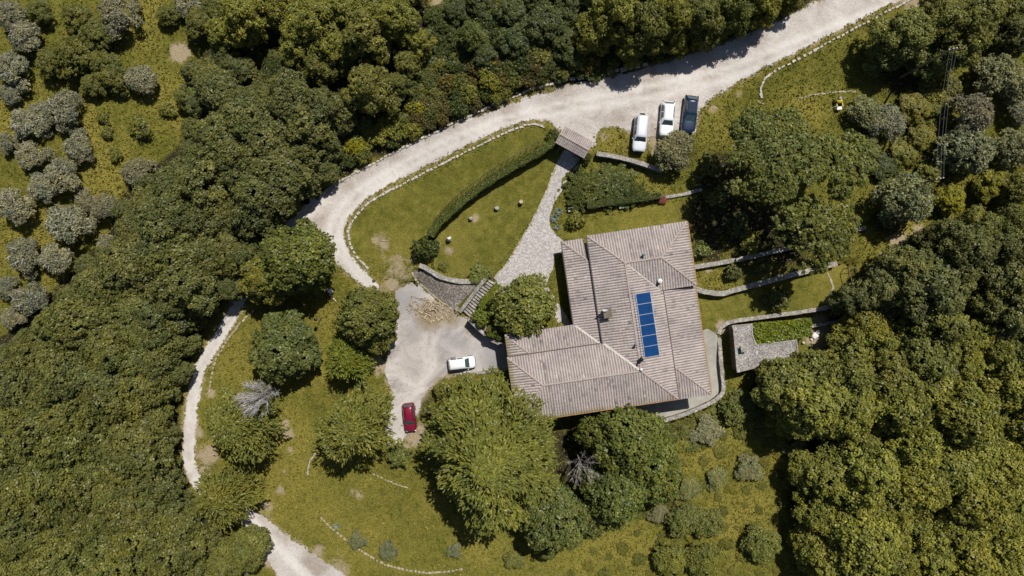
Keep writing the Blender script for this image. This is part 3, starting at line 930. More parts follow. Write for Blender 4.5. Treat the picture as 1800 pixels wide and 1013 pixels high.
def caps(bm, a, b, r=0.13, seg=0.42, fn=None):
    """row of half-round ridge tiles from a to b (house-local vectors)"""
    L = (b - a).length; n = max(1, int(L / seg)); d = (b - a).normalized()
    side = Vector((0, 0, 1)).cross(d).normalized(); up = d.cross(side)
    for i in range(n):
        p0 = a + d * (L * i / n - 0.02); p1 = a + d * (L * (i + 1) / n + 0.02)
        j = random.uniform(-.012, .012); r0, r1 = r * 1.05, r * 0.92
        ra, rb = [], []
        for k in range(7):
            an = math.pi * k / 6
            o_ = side * math.cos(an); q = up * (math.sin(an) * 0.75)
            ra.append(bm.verts.new(p0 + (o_ + q) * r0 + up * (j - .005))); rb.append(bm.verts.new(p1 + (o_ + q) * r1 + up * (j + .012)))
        for k in range(6):
            bm.faces.new((ra[k], ra[k + 1], rb[k + 1], rb[k]))


house = empty("tiled_house", HO)
tag(house, "large low villa with grey-pink clay tile roofs in several wings around a central ridge", "house")
RU = ZR
zN = lambda u, v: ZR - KU * (0.2 - v)
zNS = lambda u, v: ZR - KU * (v - 0.2)
zEh = lambda u, v: ZR - KU * (u - 4.55)
zW = lambda u, v: ZR + KU * u
zE = lambda u, v: ZR - KU * u
zS = lambda u, v: ZR - KU * (v - 13.7)
zSN = lambda u, v: ZR - KU * (13.7 - v)
zWh = lambda u, v: ZR - KU * (-12.2 - u)
mossS = lambda u, v: max(0.0, 1 - abs(v - 17.9) / .45) * (1.0 if -11.5 < u < -5 else .35)
mossW = lambda u, v: max(0.0, 1 - abs(u + 16.1) / .7)
mossE = lambda u, v: max(0.0, 1 - abs(u - 8.6) / .25) * .45
parts = []
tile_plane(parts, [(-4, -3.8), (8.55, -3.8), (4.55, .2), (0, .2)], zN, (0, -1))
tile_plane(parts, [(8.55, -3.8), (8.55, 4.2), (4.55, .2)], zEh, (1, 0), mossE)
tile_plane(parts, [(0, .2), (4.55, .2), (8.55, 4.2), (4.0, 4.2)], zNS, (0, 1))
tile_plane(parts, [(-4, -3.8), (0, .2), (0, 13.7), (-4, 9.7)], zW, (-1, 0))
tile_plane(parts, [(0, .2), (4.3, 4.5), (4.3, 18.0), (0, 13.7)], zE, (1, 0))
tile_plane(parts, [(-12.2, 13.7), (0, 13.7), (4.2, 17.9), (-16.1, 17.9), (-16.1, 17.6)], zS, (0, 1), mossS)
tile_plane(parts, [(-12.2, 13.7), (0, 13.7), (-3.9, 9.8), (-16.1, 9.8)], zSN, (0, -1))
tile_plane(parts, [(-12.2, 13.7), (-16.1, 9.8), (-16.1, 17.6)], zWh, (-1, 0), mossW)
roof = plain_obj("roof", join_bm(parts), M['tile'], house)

zl = 2.62
zWL = lambda u, v: zl + .21 * (u + 7.15)
zWN = lambda u, v: zl + .21 * (v + 3.6)
zNL = lambda u, v: zl + .21 * (v - 7.0)
zNW = lambda u, v: zl + .21 * (u + 16.0)
zEL = lambda u, v: zl + .2 * (8.65 - u)
zSL = lambda u, v: zl + .2 * (18.2 - v)
parts = []
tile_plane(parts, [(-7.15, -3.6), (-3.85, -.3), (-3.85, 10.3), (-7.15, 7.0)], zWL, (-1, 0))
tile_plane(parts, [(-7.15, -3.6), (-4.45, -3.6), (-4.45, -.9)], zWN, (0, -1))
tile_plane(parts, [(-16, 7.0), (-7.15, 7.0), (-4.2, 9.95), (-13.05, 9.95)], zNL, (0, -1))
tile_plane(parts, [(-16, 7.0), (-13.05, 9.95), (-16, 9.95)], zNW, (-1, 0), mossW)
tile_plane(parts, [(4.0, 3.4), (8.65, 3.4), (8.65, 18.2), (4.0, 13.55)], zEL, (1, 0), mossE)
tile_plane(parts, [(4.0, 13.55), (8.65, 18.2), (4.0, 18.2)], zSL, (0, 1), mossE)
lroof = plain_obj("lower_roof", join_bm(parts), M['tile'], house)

bm = bmesh.new()
cp = lambda u, v, f: hp(u, v, f(u, v) + .05)
for a, b, f in (((0, .2), (0, 13.7), zW), ((0, .2), (4.55, .2), zN), ((-4, -3.8), (0, .2), zN), ((8.55, -3.8), (4.55, .2), zN), ((8.55, 4.2), (4.55, .2), zNS),
                ((-12.2, 13.7), (0, 13.7), zS), ((0, 13.7), (4.2, 17.9), zS), ((-16.1, 9.8), (-12.2, 13.7), zSN), ((-16.1, 17.6), (-12.2, 13.7), zS)):
    bm = bmesh.new(); caps(bm, cp(*a, f), cp(*b, f)); plain_obj("ridge_tiles", bm, M['cap'], roof)
for a, b, f in (((-7.15, -3.6), (-4.45, -.9), zWN), ((-16, 7.0), (-13.05, 9.95), zNL), ((8.65, 18.2), (4.4, 13.95), zSL)):
    bm = bmesh.new(); caps(bm, cp(*a, f), cp(*b, f), .11); plain_obj("ridge_tiles", bm, M['cap'], lroof)


def valley(bm, a, b, f, w=.17):
    n = 30
    for i in range(n):
        p = [a[k] + (b[k] - a[k]) * i / n for k in (0, 1)]; q = [a[k] + (b[k] - a[k]) * (i + 1) / n for k in (0, 1)]
        pv, qv = hp(*p, f(*p) + .07), hp(*q, f(*q) + .07)
        box(bm, (pv + qv) / 2, ((qv - pv).length * 1.05, w * random.uniform(1.2, 2.0), .09), math.atan2((qv - pv).y, (qv - pv).x), .9, .015)


for a, b, f, w in (((-7.05, 7.1), (-4.0, 10.1), zNL, .17), ((-3.9, 9.8), (-.2, 13.5), zSN, .2), ((.3, .5), (4.0, 4.2), zNS, .07)):
    bm = bmesh.new(); valley(bm, a, b, f, w); plain_obj("valley_mortar", bm, M['mortar'], roof)


def roof_box(name, px, py, f, size, mat, parent, up=0.0, extra=None):
    z = 4.8
    for _ in range(6):
        u, v = uv_of(px, py, z); z = f(u, v) + up
    bm = bmesh.new()
    return u, v, f(u, v)


# dark strips stand in for step shadows, rusty copper gutters along the outer eaves
def gutter_and_shadow_strip(a, b, mat, w=.11):
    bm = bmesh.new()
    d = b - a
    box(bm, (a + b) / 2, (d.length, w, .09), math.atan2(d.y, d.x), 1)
    plain_obj("gutter_and_shadow_strip", bm, M[mat], house)


M['copper'] = simple("rusty_copper", (.30, .17, .07), .7, var=.4)
M['gutter_shadow'] = simple("dark_gutter_and_shadow", (.085, .07, .062), .8)
gutter_and_shadow_strip(hp(4.42, 4.3, zE(4.3, 0) + .02), hp(4.42, 18.0, zE(4.3, 0) + .02), 'gutter_shadow')
gutter_and_shadow_strip(hp(-4.4, 9.68, zSN(0, 9.8) + .02), hp(-16.1, 9.68, zSN(0, 9.8) + .02), 'gutter_shadow')
gutter_and_shadow_strip(hp(-4.13, -3.8, zW(-4, 0) + .0), hp(-4.13, 9.6, zW(-4, 0) + .0), 'gutter_shadow')
gutter_and_shadow_strip(hp(8.78, 4.3, zl - .03), hp(8.78, 18.2, zl - .03), 'copper')
gutter_and_shadow_strip(hp(8.68, -3.8, zEh(8.55, 0) - .03), hp(8.68, 4.2, zEh(8.55, 0) - .03), 'copper')
gutter_and_shadow_strip(hp(-7.28, -3.6, zl - .03), hp(-7.28, 6.9, zl - .03), 'gutter_shadow')
gutter_and_shadow_strip(hp(4.2, 18.03, zS(0, 17.9) - .03), hp(-16.1, 18.03, zS(0, 17.9) - .03), 'copper')


# walls under the roofs, each wing a block down to the terraces
def hbox(bm, u0, u1, v0, v1, z0, z1):
    vs = []
    for z in (z0, z1):
        for (u, v) in ((u0, v0), (u1, v0), (u1, v1), (u0, v1)):
            vs.append(bm.verts.new(hp(u, v, z)))
    for q in ((3, 2, 1, 0), (4, 5, 6, 7), (0, 1, 5, 4), (1, 2, 6, 5), (2, 3, 7, 6), (3, 0, 4, 7)):
        bm.faces.new([vs[i] for i in q])


for (u0, u1, v0, v1, z1) in ((-3.5, 8.0, -3.3, 3.7, 3.55), (-3.52, 3.8, 3.7, 17.3, 3.55), (-15.5, -3.52, 10.3, 17.25, 3.55),
                             (-6.6, -3.52, -3.05, 7.6, 2.4), (-15.4, -3.54, 7.6, 10.3, 2.4), (3.8, 8.05, 3.7, 17.6, 2.35)):
    bm = bmesh.new(); hbox(bm, u0, u1, v0, v1, -3.2, z1)
    bm_obj("wall", bm, M['plaster'], house)


def opening(kind, u, v, z, w, h, ax):
    """window or door set on a wall, ax = outward normal in (u,v)"""
    n = HU * ax[0] + HV * ax[1]; t = HU * (-ax[1]) + HV * ax[0]
    c = hp(u, v, z)
    an = math.atan2(t.y, t.x)
    bm = bmesh.new()
    for s in (-1, 1):
        box(bm, c + t * (s * w / 2) + n * .03, (.09, .12, h + .09), an)
    box(bm, c + Vector((0, 0, h / 2)) + n * .03, (w - .1, .12, .09), an)
    box(bm, c - Vector((0, 0, h / 2)) + n * .04, (w - .1, .14, .09), an)
    fr = bm_obj(kind, bm, M['wood'], house)
    bm = bmesh.new(); box(bm, c + n * .012, (w - .1, .03, h - .1), an)
    bm_obj("panel" if kind == 'door' else "pane", bm, M['wood'] if kind == 'door' else M['glass'], fr)


for u in (-1.5, 2.5, 6.0): opening('window', u, -3.3, 1.5, 1.1, 1.3, (0, -1))
opening('door', -6.6, 0.8, 1.05, 1.0, 2.1, (-1, 0))
for v in (3.2, 5.6): opening('window', -6.6, v, 1.4, 1.1, 1.1, (-1, 0))
for v in (8.4, 14.2): opening('window', -15.5 if v > 10 else -15.4, v, 1.0 if v > 10 else 1.3, 1.0, 1.1, (-1, 0))
for u in (-12.5, -8.5, -4.5, -.5): opening('window', u, 17.25 if u < -3.6 else 17.3, 1.3, 1.2, 1.3, (0, 1))
for u in (-10.5, 1.5): opening('door', u, 17.25 if u < -3.6 else 17.3, -.9, 1.1, 2.1, (0, 1))
for v in (6.5, 10, 13.5): opening('window', 8.05, v, .9, 1.2, 1.2, (1, 0))
opening('door', 8.05, 16, -.85, 1.0, 2.1, (1, 0))


# chimney, vents, dish
def on_roof(px, py, f, up):
    z = 4.8
    for _ in range(8):
        u, v = uv_of(px, py, z); z = f(u, v) + up
    return u, v, f(u, v)


u, v, z = on_roof(1068, 551, zW, 1.1)
bm = bmesh.new(); hbox(bm, u - .38, u + .38, v - .45, v + .45, z - .5, z + .85)
ch = bm_obj("chimney", bm, M['plaster'], roof)
bm = bmesh.new()
for du in (-.3, .3):
    for dv in (-.36, .36):
        hbox(bm, u + du - .07, u + du + .07, v + dv - .07, v + dv + .07, z + .85, z + 1.08)
hbox(bm, u - .5, u + .5, v - .56, v + .56, z + 1.08, z + 1.18)
bm_obj("chimney_cap", bm, mat_tile("chimney_cap_tile", (.40, .34, .24)), roof)
u, v, z = on_roof(1064, 543, zW, 1.9)
bm = bmesh.new()
p = hp(u, v, z)
tube(bm, [p, p + Vector((0, 0, 1.75))], .03, 6)
ant = bm_obj("dish_mast", bm, M['alu'], roof)
bm = bmesh.new()
c = p + Vector((0, 0, 1.8)); nrm = Vector((.1, -.75, .65)).normalized(); a_ = nrm.orthogonal().normalized(); b_ = nrm.cross(a_)
rings = []
for i in range(5):
    r = .08 + .32 * i / 4
    rings.append([bm.verts.new(c + (a_ * math.cos(k * math.pi / 8) + b_ * math.sin(k * math.pi / 8)) * r + nrm * (r * r * 0.7)) for k in range(16)])
for i in range(4):
    for k in range(16): bm.faces.new((rings[i][k], rings[i][(k + 1) % 16], rings[i + 1][(k + 1) % 16], rings[i + 1][k]))
bm.faces.new(rings[0])
bm_obj("satellite_dish", bm, M['whiteplastic'], roof, True)


def vent(px, py, f, h, r, mat, hat):
    u, v, z = on_roof(px, py, f, h)
    bm = bmesh.new(); p = hp(u, v, z)
    tube(bm, [p - Vector((0, 0, .2)), p + Vector((0, 0, h))], r, 12)
    o = bm_obj("vent_pipe", bm, M[mat], roof, False)
    bm = bmesh.new()
    tube(bm, [p + Vector((0, 0, h + .05)), p + Vector((0, 0, h + .12)), p + Vector((0, 0, h + .26))], [r * hat, r * hat, r * .3], 12)
    tube(bm, [p + Vector((0, 0, h - .02)), p + Vector((0, 0, h + .06))], r * .6, 8)
    bm_obj("vent_cowl", bm, M[mat], roof)


vent(1133, 447, zN, .8, .13, 'alu', 1.7)
vent(1160, 494, zE, .6, .16, 'whiteplastic', 1.8)
vent(1157, 499, zE, .45, .12, 'iron', 1.6)
vent(1119, 606, zW, .75, .11, 'alu', 1.7)
vent(1127, 632, zW, .55, .14, 'iron', 1.9)
vent(1124, 638, zW, .7, .09, 'iron', 1.5)
vent(1127, 650, zW, .3, .14, 'whiteplastic', 1.3)

# solar array resting on the right-hand slope
sa = empty("solar_array", HO)
tag(sa, "row of six deep blue solar panels on the right slope of the villa roof", "solar panels")
u0, v0 = uv_of(1116.5, 516, 4.5); u1, v1 = uv_of(1143, 514.5, 4.1); u2, v2 = uv_of(1160, 625, 4.1); u3, v3 = uv_of(1133, 628, 4.5)
ua, ub = (u0 + u3) / 2, (u1 + u2) / 2; va, vb = (v0 + v1) / 2, (v2 + v3) / 2


def slab(bm, ua, ub, va, vb, lo, hi):
    vs = []
    for off in (lo, hi):
        for (u, v) in ((ua, va), (ub, va), (ub, vb), (ua, vb)):
            vs.append(bm.verts.new(hp(u, v, zE(u, v) + off)))
    for q in ((3, 2, 1, 0), (4, 5, 6, 7), (0, 1, 5, 4), (1, 2, 6, 5), (2, 3, 7, 6), (3, 0, 4, 7)):
        bm.faces.new([vs[i] for i in q])


pl = (vb - va) / 6
for i in range(6):
    bm = bmesh.new(); slab(bm, ua + .05, ub - .05, va + pl * i + .03, va + pl * (i + 1) - .03, .13, .19)
    bm_obj("panel", bm, M['pv'], sa)
bm = bmesh.new()
for i in range(7):
    vv = va + pl * i
    slab(bm, ua + .05, ub - .05, vv - .028, vv + .028, .11, .2)
slab(bm, ua - .03, ua + .048, va - .048, vb + .048, .11, .202); slab(bm, ub - .048, ub + .03, va - .048, vb + .048, .11, .202)
for i in range(4):
    vv = va + (vb - va) * (.1 + .8 * i / 3)
    slab(bm, ua, ub, vv - .03, vv + .03, .04, .108)
bm_obj("panel_frame", bm, M['alu'], sa)
# pale pipe run along the ridge side of the panels
bm = bmesh.new()
tube(bm, [hp(ua - .35, va - .2, zE(ua - .35, va) + .16), hp(ua - .35, vb + .3, zE(ua - .35, vb) + .16), hp(ua - .1, vb + .35, zE(ua - .1, vb) + .16)], .045, 6)
bm_obj("pipe", bm, M['alu'], sa)

# ------------------------------------------------------------------ gateway
def build_gate():
    A = Vector((*P(984, 236, 3.75), 0)); B = Vector((*P(1035, 264, 3.75), 0))
    mid = (A + B) / 2
    d = (B - A).normalized(); n = Vector((d.y, -d.x, 0))          # n towards the photo's bottom left
    if n.y > 0: n = -n
    L = (B - A).length
    zg = 0.3
    root = empty("roofed_gateway", (mid.x, mid.y, zg))
    tag(root, "small tile-roofed gateway where the pale path meets the gravel road", "gateway")
    global HU, HV, hp
    sHU, sHV = HU, HV
    HU, HV = d, n
    bms = []
    W = 1.05; k = .45; zr = 3.75 - zg
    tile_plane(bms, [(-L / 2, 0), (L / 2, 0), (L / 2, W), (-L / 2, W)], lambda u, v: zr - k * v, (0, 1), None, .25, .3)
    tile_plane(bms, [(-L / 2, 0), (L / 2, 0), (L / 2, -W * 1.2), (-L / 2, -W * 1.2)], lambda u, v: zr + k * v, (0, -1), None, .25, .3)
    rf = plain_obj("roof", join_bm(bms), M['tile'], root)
    bm = bmesh.new(); caps(bm, hp(-L / 2, 0, zr + .04), hp(L / 2, 0, zr + .04), .12)
    plain_obj("ridge_tiles", bm, M['cap'], rf)
    an = math.atan2(d.y, d.x)
    for s in (-1, 1):
        bm = bmesh.new(); box(bm, hp(s * (L / 2 - .35), 0, 1.45), (.55, 1.0, 3.2), an, 1, .01)
        bm_obj("pillar", bm, M['stone'], root)
    bm = bmesh.new()
    box(bm, hp(0, -.35, 2.95), (L - .2, .18, .22), an); box(bm, hp(0, .35, 2.95), (L - .2, .18, .22), an)
    bm_obj("beam", bm, M['wood'], root)
    for s in (-1, 1):
        c = hp(s * (L / 2 - .7), .6, 1.1)
        bm = bmesh.new()
        for j in range(6): box(bm, c + n * (j * .2 - .5 + .45), (.04, .14, 1.9), an)
        box(bm, c + n * .4 + Vector((0, 0, .6)) + d * (-s * .045), (.04, 1.1, .1), an); box(bm, c + n * .4 - Vector((0, 0, .6)) + d * (-s * .045), (.04, 1.1, .1), an)
        bm_obj("gate_leaf", bm, M['wood'], root)
    HU, HV = sHU, sHV


build_gate()

# ------------------------------------------------------------------ stone hut
def build_hut():
    zt, zb = -.7, -3.4
    pts = [(1290, 584), (1288, 573), (1321, 570), (1323, 590), (1329, 607), (1400, 598), (1402, 618), (1384, 628), (1352, 634), (1334, 641), (1325, 647), (1296, 654)]
    W = [Vector((*P(a, b, zt), 0)) for a, b in pts]
    org = Vector((W[0].x, W[0].y, zb))
    root = empty("stone_hut", org)
    tag(root, "L-shaped stone hut with a flat gravel-covered roof and a stubby chimney", "hut")

    def prism(scale, lo, hi, jit=0.0):
        bm = bmesh.new(); c = sum(W, Vector()) / len(W)
        lo_, hi_ = [], []
        for w in W:
            q = c + (w - c) * scale - org; q.z = 0
            lo_.append(bm.verts.new(q + Vector((0, 0, lo - zb)))); hi_.append(bm.verts.new(q + Vector((0, 0, hi - zb + random.uniform(-jit, jit)))))
        bm.faces.new(hi_); bm.faces.new(lo_[::-1])
        for k in range(len(W)): bm.faces.new((lo_[k], lo_[(k + 1) % len(W)], hi_[(k + 1) % len(W)], hi_[k]))
        return bm
    bm_obj("wall", prism(.96, zb - .3, zt - .2), M['stone'], root)
    rf = bm_obj("roof", prism(1.0, zt - .198, zt, .03), M['gravelroof'], root)
    # edge lip
    bm = bmesh.new()
    for a, b in zip(W, W[1:] + W[:1]):
        m_ = (a + b) / 2 - org
        box(bm, (m_.x, m_.y, zt - zb + .02), ((b - a).length + .1, .16, .12), math.atan2((b - a).y, (b - a).x), 1, .01)
    bm_obj("roof_edge", bm, M['coping'], rf)
    c = Vector((*P(1308, 614, zt + .7), 0)) - org
    bm = bmesh.new(); box(bm, (c.x, c.y, zt - zb + .3), (.6, .55, .62), .14)
    box(bm, (c.x, c.y, zt - zb + .66), (.8, .75, .1), .14)
    bm_obj("chimney", bm, M['coping'], rf)
    x, y = P(1289, 615, -1.5)
    bm = bmesh.new(); box(bm, (W[0].x - org.x + .28, W[0].y - org.y - 1.6, 1.0), (.1, .9, 2.0), .12)
    bm_obj("door", bm, M['wood'], root)


build_hut()


# ------------------------------------------------------------------ cars
M['darkglass'] = simple('dark_roof_glass', (.011, .024, .05), .08, 0, .6, .05)
def make_car(name, px, py, head_deg, L, Wd, Hh, paint, prof, label, zoff=0.0, opts=()):
    """prof: dict of fractions along the length from the nose (0) to the tail (1)"""
    x, y, z = G(px, py)
    zmid = z + Hh * .8
    x, y = P(px, py, zmid)
    z = gz(x, y) + .035
    root = empty(name, (x, y, z), math.radians(head_deg))      # local +Y is the nose
    tag(root, label, "car")
    hw = Wd / 2
    xs = lambda f: L / 2 - f * L
    belt, hood = prof['belt'] * Hh, prof['hood'] * Hh
    clear = .2
    # lower body: lofted stations
    st = [(0.0, .52, hood * .78, .46), (.012, .72, hood * .87, .32), (.035, .86, hood * .93, .26), (.085, .96, hood * .96, .22), (prof['ws0'] * .5, 1.0, hood * .985, clear), (prof['ws0'], 1.0, hood + (belt - hood) * .75, clear),
          (prof['ws1'], 1.0, belt, clear), (.6, 1.0, belt, clear), (prof['rw1'], .995, belt, clear), (.93, .97, belt * .97, .24), (.97, .90, belt * .93, .27), (.99, .78, belt * .86, .32), (1.0, .62, belt * .78, .42)]
    bm = bmesh.new(); rings = []
    for f, w, zt, zb in st:
        w = hw * w; yy = xs(f)
        sec = [(-w * .97, zb), (-w, zb + (zt - zb) * .45), (-w * .985, zt - .13), (-w * .93, zt - .03), (-w * .6, zt + .015), (0, zt + .03), (w * .6, zt + .015), (w * .93, zt - .03), (w * .985, zt - .13), (w, zb + (zt - zb) * .45), (w * .97, zb)]
        rings.append([bm.verts.new((a, yy, b)) for a, b in sec])
    for a, b in zip(rings[:-1], rings[1:]):
        n = len(a)
        for k in range(n): bm.faces.new((a[k], a[(k + 1) % n], b[(k + 1) % n], b[k]))
    bm.faces.new(rings[0]); bm.faces.new(rings[-1][::-1])
    body = bm_obj("body", bm, M[paint], root, True)
    # cabin
    f0, f1, f2, f3 = prof['ws0'], prof['ws1'], prof['rw0'], prof['rw1']
    b0 = hw * .93; r0 = hw * prof.get('tumble', .74)
    zt = Hh - .03
    lo = [(-b0 * .9, xs(f0), hood + (belt - hood) * .7), (b0 * .9, xs(f0), hood + (belt - hood) * .7), (b0, xs(f1 + .05), belt - .03), (b0, xs(f3 - .08), belt - .03), (b0 * .9, xs(f3), belt - .03), (-b0 * .9, xs(f3), belt - .03), (-b0, xs(f3 - .08), belt - .03), (-b0, xs(f1 + .05), belt - .03)]
    hi = [(-r0 * .9, xs(f1), zt - .05), (r0 * .9, xs(f1), zt - .05), (r0, xs(f1 + .05), zt - .03), (r0, xs(f2 - .05), zt - .03), (r0 * .92, xs(f2), zt - .06), (-r0 * .92, xs(f2), zt - .06), (-r0, xs(f2 - .05), zt - .03), (-r0, xs(f1 + .05), zt - .03)]
    bm = bmesh.new()
    vl = [bm.verts.new(p) for p in lo]; vh = [bm.verts.new(p) for p in hi]
    ctr = [bm.verts.new((s * r0 * .45, xs(f), zt + .035)) for f in (f1 + .06, f2 - .06) for s in (-1, 1)]
    for k in range(8): bm.faces.new((vl[k], vl[(k + 1) % 8], vh[(k + 1) % 8], vh[k]))
    c0, c1, c2, c3 = ctr      # front L, front R, rear L, rear R
    for q in ((vh[0], vh[1], c1, c0), (vh[1], vh[2], c1), (vh[2], vh[3], c3, c1), (vh[3], vh[4], c3), (vh[4], vh[5], c2, c3), (vh[5], vh[6], c2), (vh[6], vh[7], c0, c2), (vh[7], vh[0], c0), (c0, c1, c3, c2)):
        bm.faces.new(q)
    bmesh.ops.bevel(bm, geom=[e for e in bm.edges if len(e.link_faces) == 2 and e.calc_face_angle(0) > .45], offset=.05, segments=3, affect='EDGES')
    bm_obj("cabin", bm, M[paint], root, True)
    LV = [Vector(p) for p in lo]; HV_ = [Vector(p) for p in hi]

    def pane(nm, a, b, c, d, inset=.07, tp=.06, parent=root):
        """glass on the quad a,b (bottom) c,d (top)"""
        q = [a, b, c, d]; cen = sum(q, Vector()) / 4
        nrm = (b - a).cross(d - a).normalized()
        if nrm.dot(cen - Vector((0, 0, belt * .7))) < 0: nrm = -nrm
        ins = [p + (cen - p).normalized() * inset for p in q]
        bm = bmesh.new()
        v1 = [bm.verts.new(p + nrm * .018) for p in ins]; v0 = [bm.verts.new(p - nrm * .02) for p in ins]
        bm.faces.new(v1)
        for k in range(4): bm.faces.new((v0[k], v0[(k + 1) % 4], v1[(k + 1) % 4], v1[k]))
        return bm_obj(nm, bm, M['glass'], parent)
    pane("windscreen", LV[0], LV[1], HV_[1], HV_[0], .06)
    pane("rear_window", LV[4], LV[5], HV_[5], HV_[4], .09)
    for (i, j) in ((2, 3), (7, 6)):
        m0 = LV[i].lerp(LV[j], .48); m1 = HV_[i].lerp(HV_[j], .48)
        pane("side_window", LV[i], m0, m1, HV_[i], .06); pane("side_window", m0, LV[j], HV_[j], m1, .06)
    if 'dark_roof' in opts:
        bm = bmesh.new()
        box(bm, (0, xs((f1 + f2) / 2), zt + .03), (r0 * 1.5, (f2 - f1) * L * .7, .03))
        bm_obj("glass_roof", bm, M['darkglass'], root)
    # bumpers, grille, lamps, plates
    for nm, yy, s in (("front_bumper", L / 2 - .03, 1), ("rear_bumper", -L / 2 + .03, -1)):
        bm = bmesh.new(); box(bm, (0, yy, .42), (Wd * .78, .14, .2)); bmesh.ops.bevel(bm, geom=bm.edges[:], offset=.04, segments=2, affect='EDGES')
        bm_obj(nm, bm, M['plastic' if 'grey_bumper' in opts else paint], root, True)
    bm = bmesh.new(); box(bm, (0, L / 2 - .015, hood * .68), (Wd * .34, .06, .14)); bm_obj("grille", bm, M['plastic'], root)
    for s in (-1, 1):
        bm = bmesh.new(); box(bm, (s * hw * .68, L / 2 - .10, hood * .80), (.30, .22, .15), -s * .35); bmesh.ops.bevel(bm, geom=bm.edges[:], offset=.03, segments=2, affect='EDGES')
        bm_obj("headlight", bm, M['headlamp'], root, True)
        bm = bmesh.new(); box(bm, (s * hw * .80, -L / 2 + .10, belt * .86), (.16, .18, .26), s * .25); bmesh.ops.bevel(bm, geom=bm.edges[:], offset=.03, segments=2, affect='EDGES')
        bm_obj("tail_light", bm, M['taillamp'], root, True)
        bm = bmesh.new(); box(bm, (s * (hw + .09), xs(f0 + .06), belt + .05), (.17, .11, .13)); bmesh.ops.bevel(bm, geom=bm.edges[:], offset=.03, segments=2, affect='EDGES')
        bm_obj("mirror", bm, M[paint], root, True)
        if 'rails' in opts:
            bm = bmesh.new(); tube(bm, [(s * r0 * .93, xs(f1 + .07), zt + .0), (s * r0 * .93, xs(f1 + .1), zt + .06), (s * r0 * .93, xs(f2 - .1), zt + .06), (s * r0 * .93, xs(f2 - .07), zt)], .022, 6)
            bm_obj("roof_rail", bm, M['chrome' if 'chrome' in opts else 'plastic'], root)
        for fy in (.19, .80):
            r = .36 if Hh > 1.65 else .31
            wx = s * (hw - .08)
            bm = bmesh.new(); cyl(bm, (wx, xs(fy), r), r, .22, 20, 'X'); bmesh.ops.bevel(bm, geom=[e for e in bm.edges if len(e.link_faces) == 2 and e.calc_face_angle(0) > 1], offset=.03, segments=2, affect='EDGES')
            wh = bm_obj("wheel", bm, M['rubber'], root)
            bm = bmesh.new(); cyl(bm, (wx + s * .105, xs(fy), r), r * .62, .03, 16, 'X'); bm_obj("rim", bm, M['alloy'], wh)
    # bonnet shut line and wipers
    for s in (-1, 1):
        bm = bmesh.new()
        p = LV[0].lerp(LV[1], .5 + s * .22); q = HV_[0].lerp(HV_[1], .5 + s * .36)
        tube(bm, [p + Vector((0, .05, .03)), p.lerp(q, .42) + Vector((-.3, .02, .035))], .012, 4)
        bm_obj("wiper", bm, M['plastic'], root)
    if 'spare' in opts:
        bm = bmesh.new(); cyl(bm, (0, -L / 2 - .12, Hh * .52), .36, .22, 20, 'Y')
        sp = bm_obj("spare_wheel", bm, M['rubber'], root)
        bm = bmesh.new(); cyl(bm, (0, -L / 2 - .24, Hh * .52), .27, .03, 18, 'Y'); bm_obj("spare_cover", bm, M['alloy'], sp)
    return root


make_car("parked_car", 1127.5, 233, 174.5, 4.55, 1.78, 1.85, 'silverpaint', dict(belt=.60, hood=.56, ws0=.27, ws1=.37, rw0=.975, rw1=.99, tumble=.76),
         "silver-white boxy off-roader with a spare wheel on its tail, nose in the grass", opts=('spare', 'grey_bumper'))
make_car("parked_car", 1174.5, 207, 175.5, 4.45, 1.80, 1.58, 'whitepaint', dict(belt=.62, hood=.60, ws0=.30, ws1=.42, rw0=.88, rw1=.97, tumble=.74),
         "white crossover parked in the middle, bonnet just under the small olive", opts=('rails',))
make_car("parked_car", 1214.5, 199, 173.5, 4.75, 1.84, 1.55, 'bluepaint', dict(belt=.62, hood=.60, ws0=.30, ws1=.44, rw0=.86, rw1=.97, tumble=.72),
         "dark blue estate car with bright roof rails beside the grass verge", opts=('rails', 'chrome', 'dark_roof'))
make_car("parked_car", 811, 639.5, -83, 3.62, 1.62, 1.55, 'whitepaint', dict(belt=.60, hood=.58, ws0=.22, ws1=.37, rw0=.93, rw1=.98, tumble=.78),
         "small white hatchback parked across the courtyard near the house", opts=('grey_bumper',))
make_car("parked_car", 719, 735, 186, 3.70, 1.60, 1.45, 'redpaint', dict(belt=.62, hood=.60, ws0=.26, ws1=.40, rw0=.90, rw1=.975, tumble=.76),
         "crimson hatchback half under the big cedar's branches", opts=())


# ------------------------------------------------------------------ leaf geometry
def norm_rows(a):
    return a / (np.linalg.norm(a, axis=1, keepdims=True) + 1e-9)


def leaf_quads(C, N, size, tint, aspect=1.0, axis_dir=None, curl=.18):
    """one bent diamond per leaf. C centres, N facing, axis_dir optional long direction"""
    n = len(C)
    N = norm_rows(N)
    if axis_dir is None:
        r = rng.normal(size=(n, 3))
    else:
        r = axis_dir
    t1 = norm_rows(r - N * np.sum(r * N, 1, keepdims=True))
    t2 = np.cross(N, t1)
    s = (size * rng.uniform(.75, 1.25, n))[:, None]
    a = t1 * s * aspect; b = t2 * s
    dn = N * s * curl
    V = np.stack([C - a - dn, C + b * .9 - a * .1, C + a - dn, C - b * .9 - a * .1], 1).reshape(-1, 3)
    F = np.arange(4 * n).reshape(n, 4)
    return V, F, tint


def rand_dirs(n, zmin=-1.0):
    z = rng.uniform(zmin, 1, n); ph = rng.uniform(0, 2 * np.pi, n); r = np.sqrt(1 - z * z)
    return np.column_stack([r * np.cos(ph), r * np.sin(ph), z])


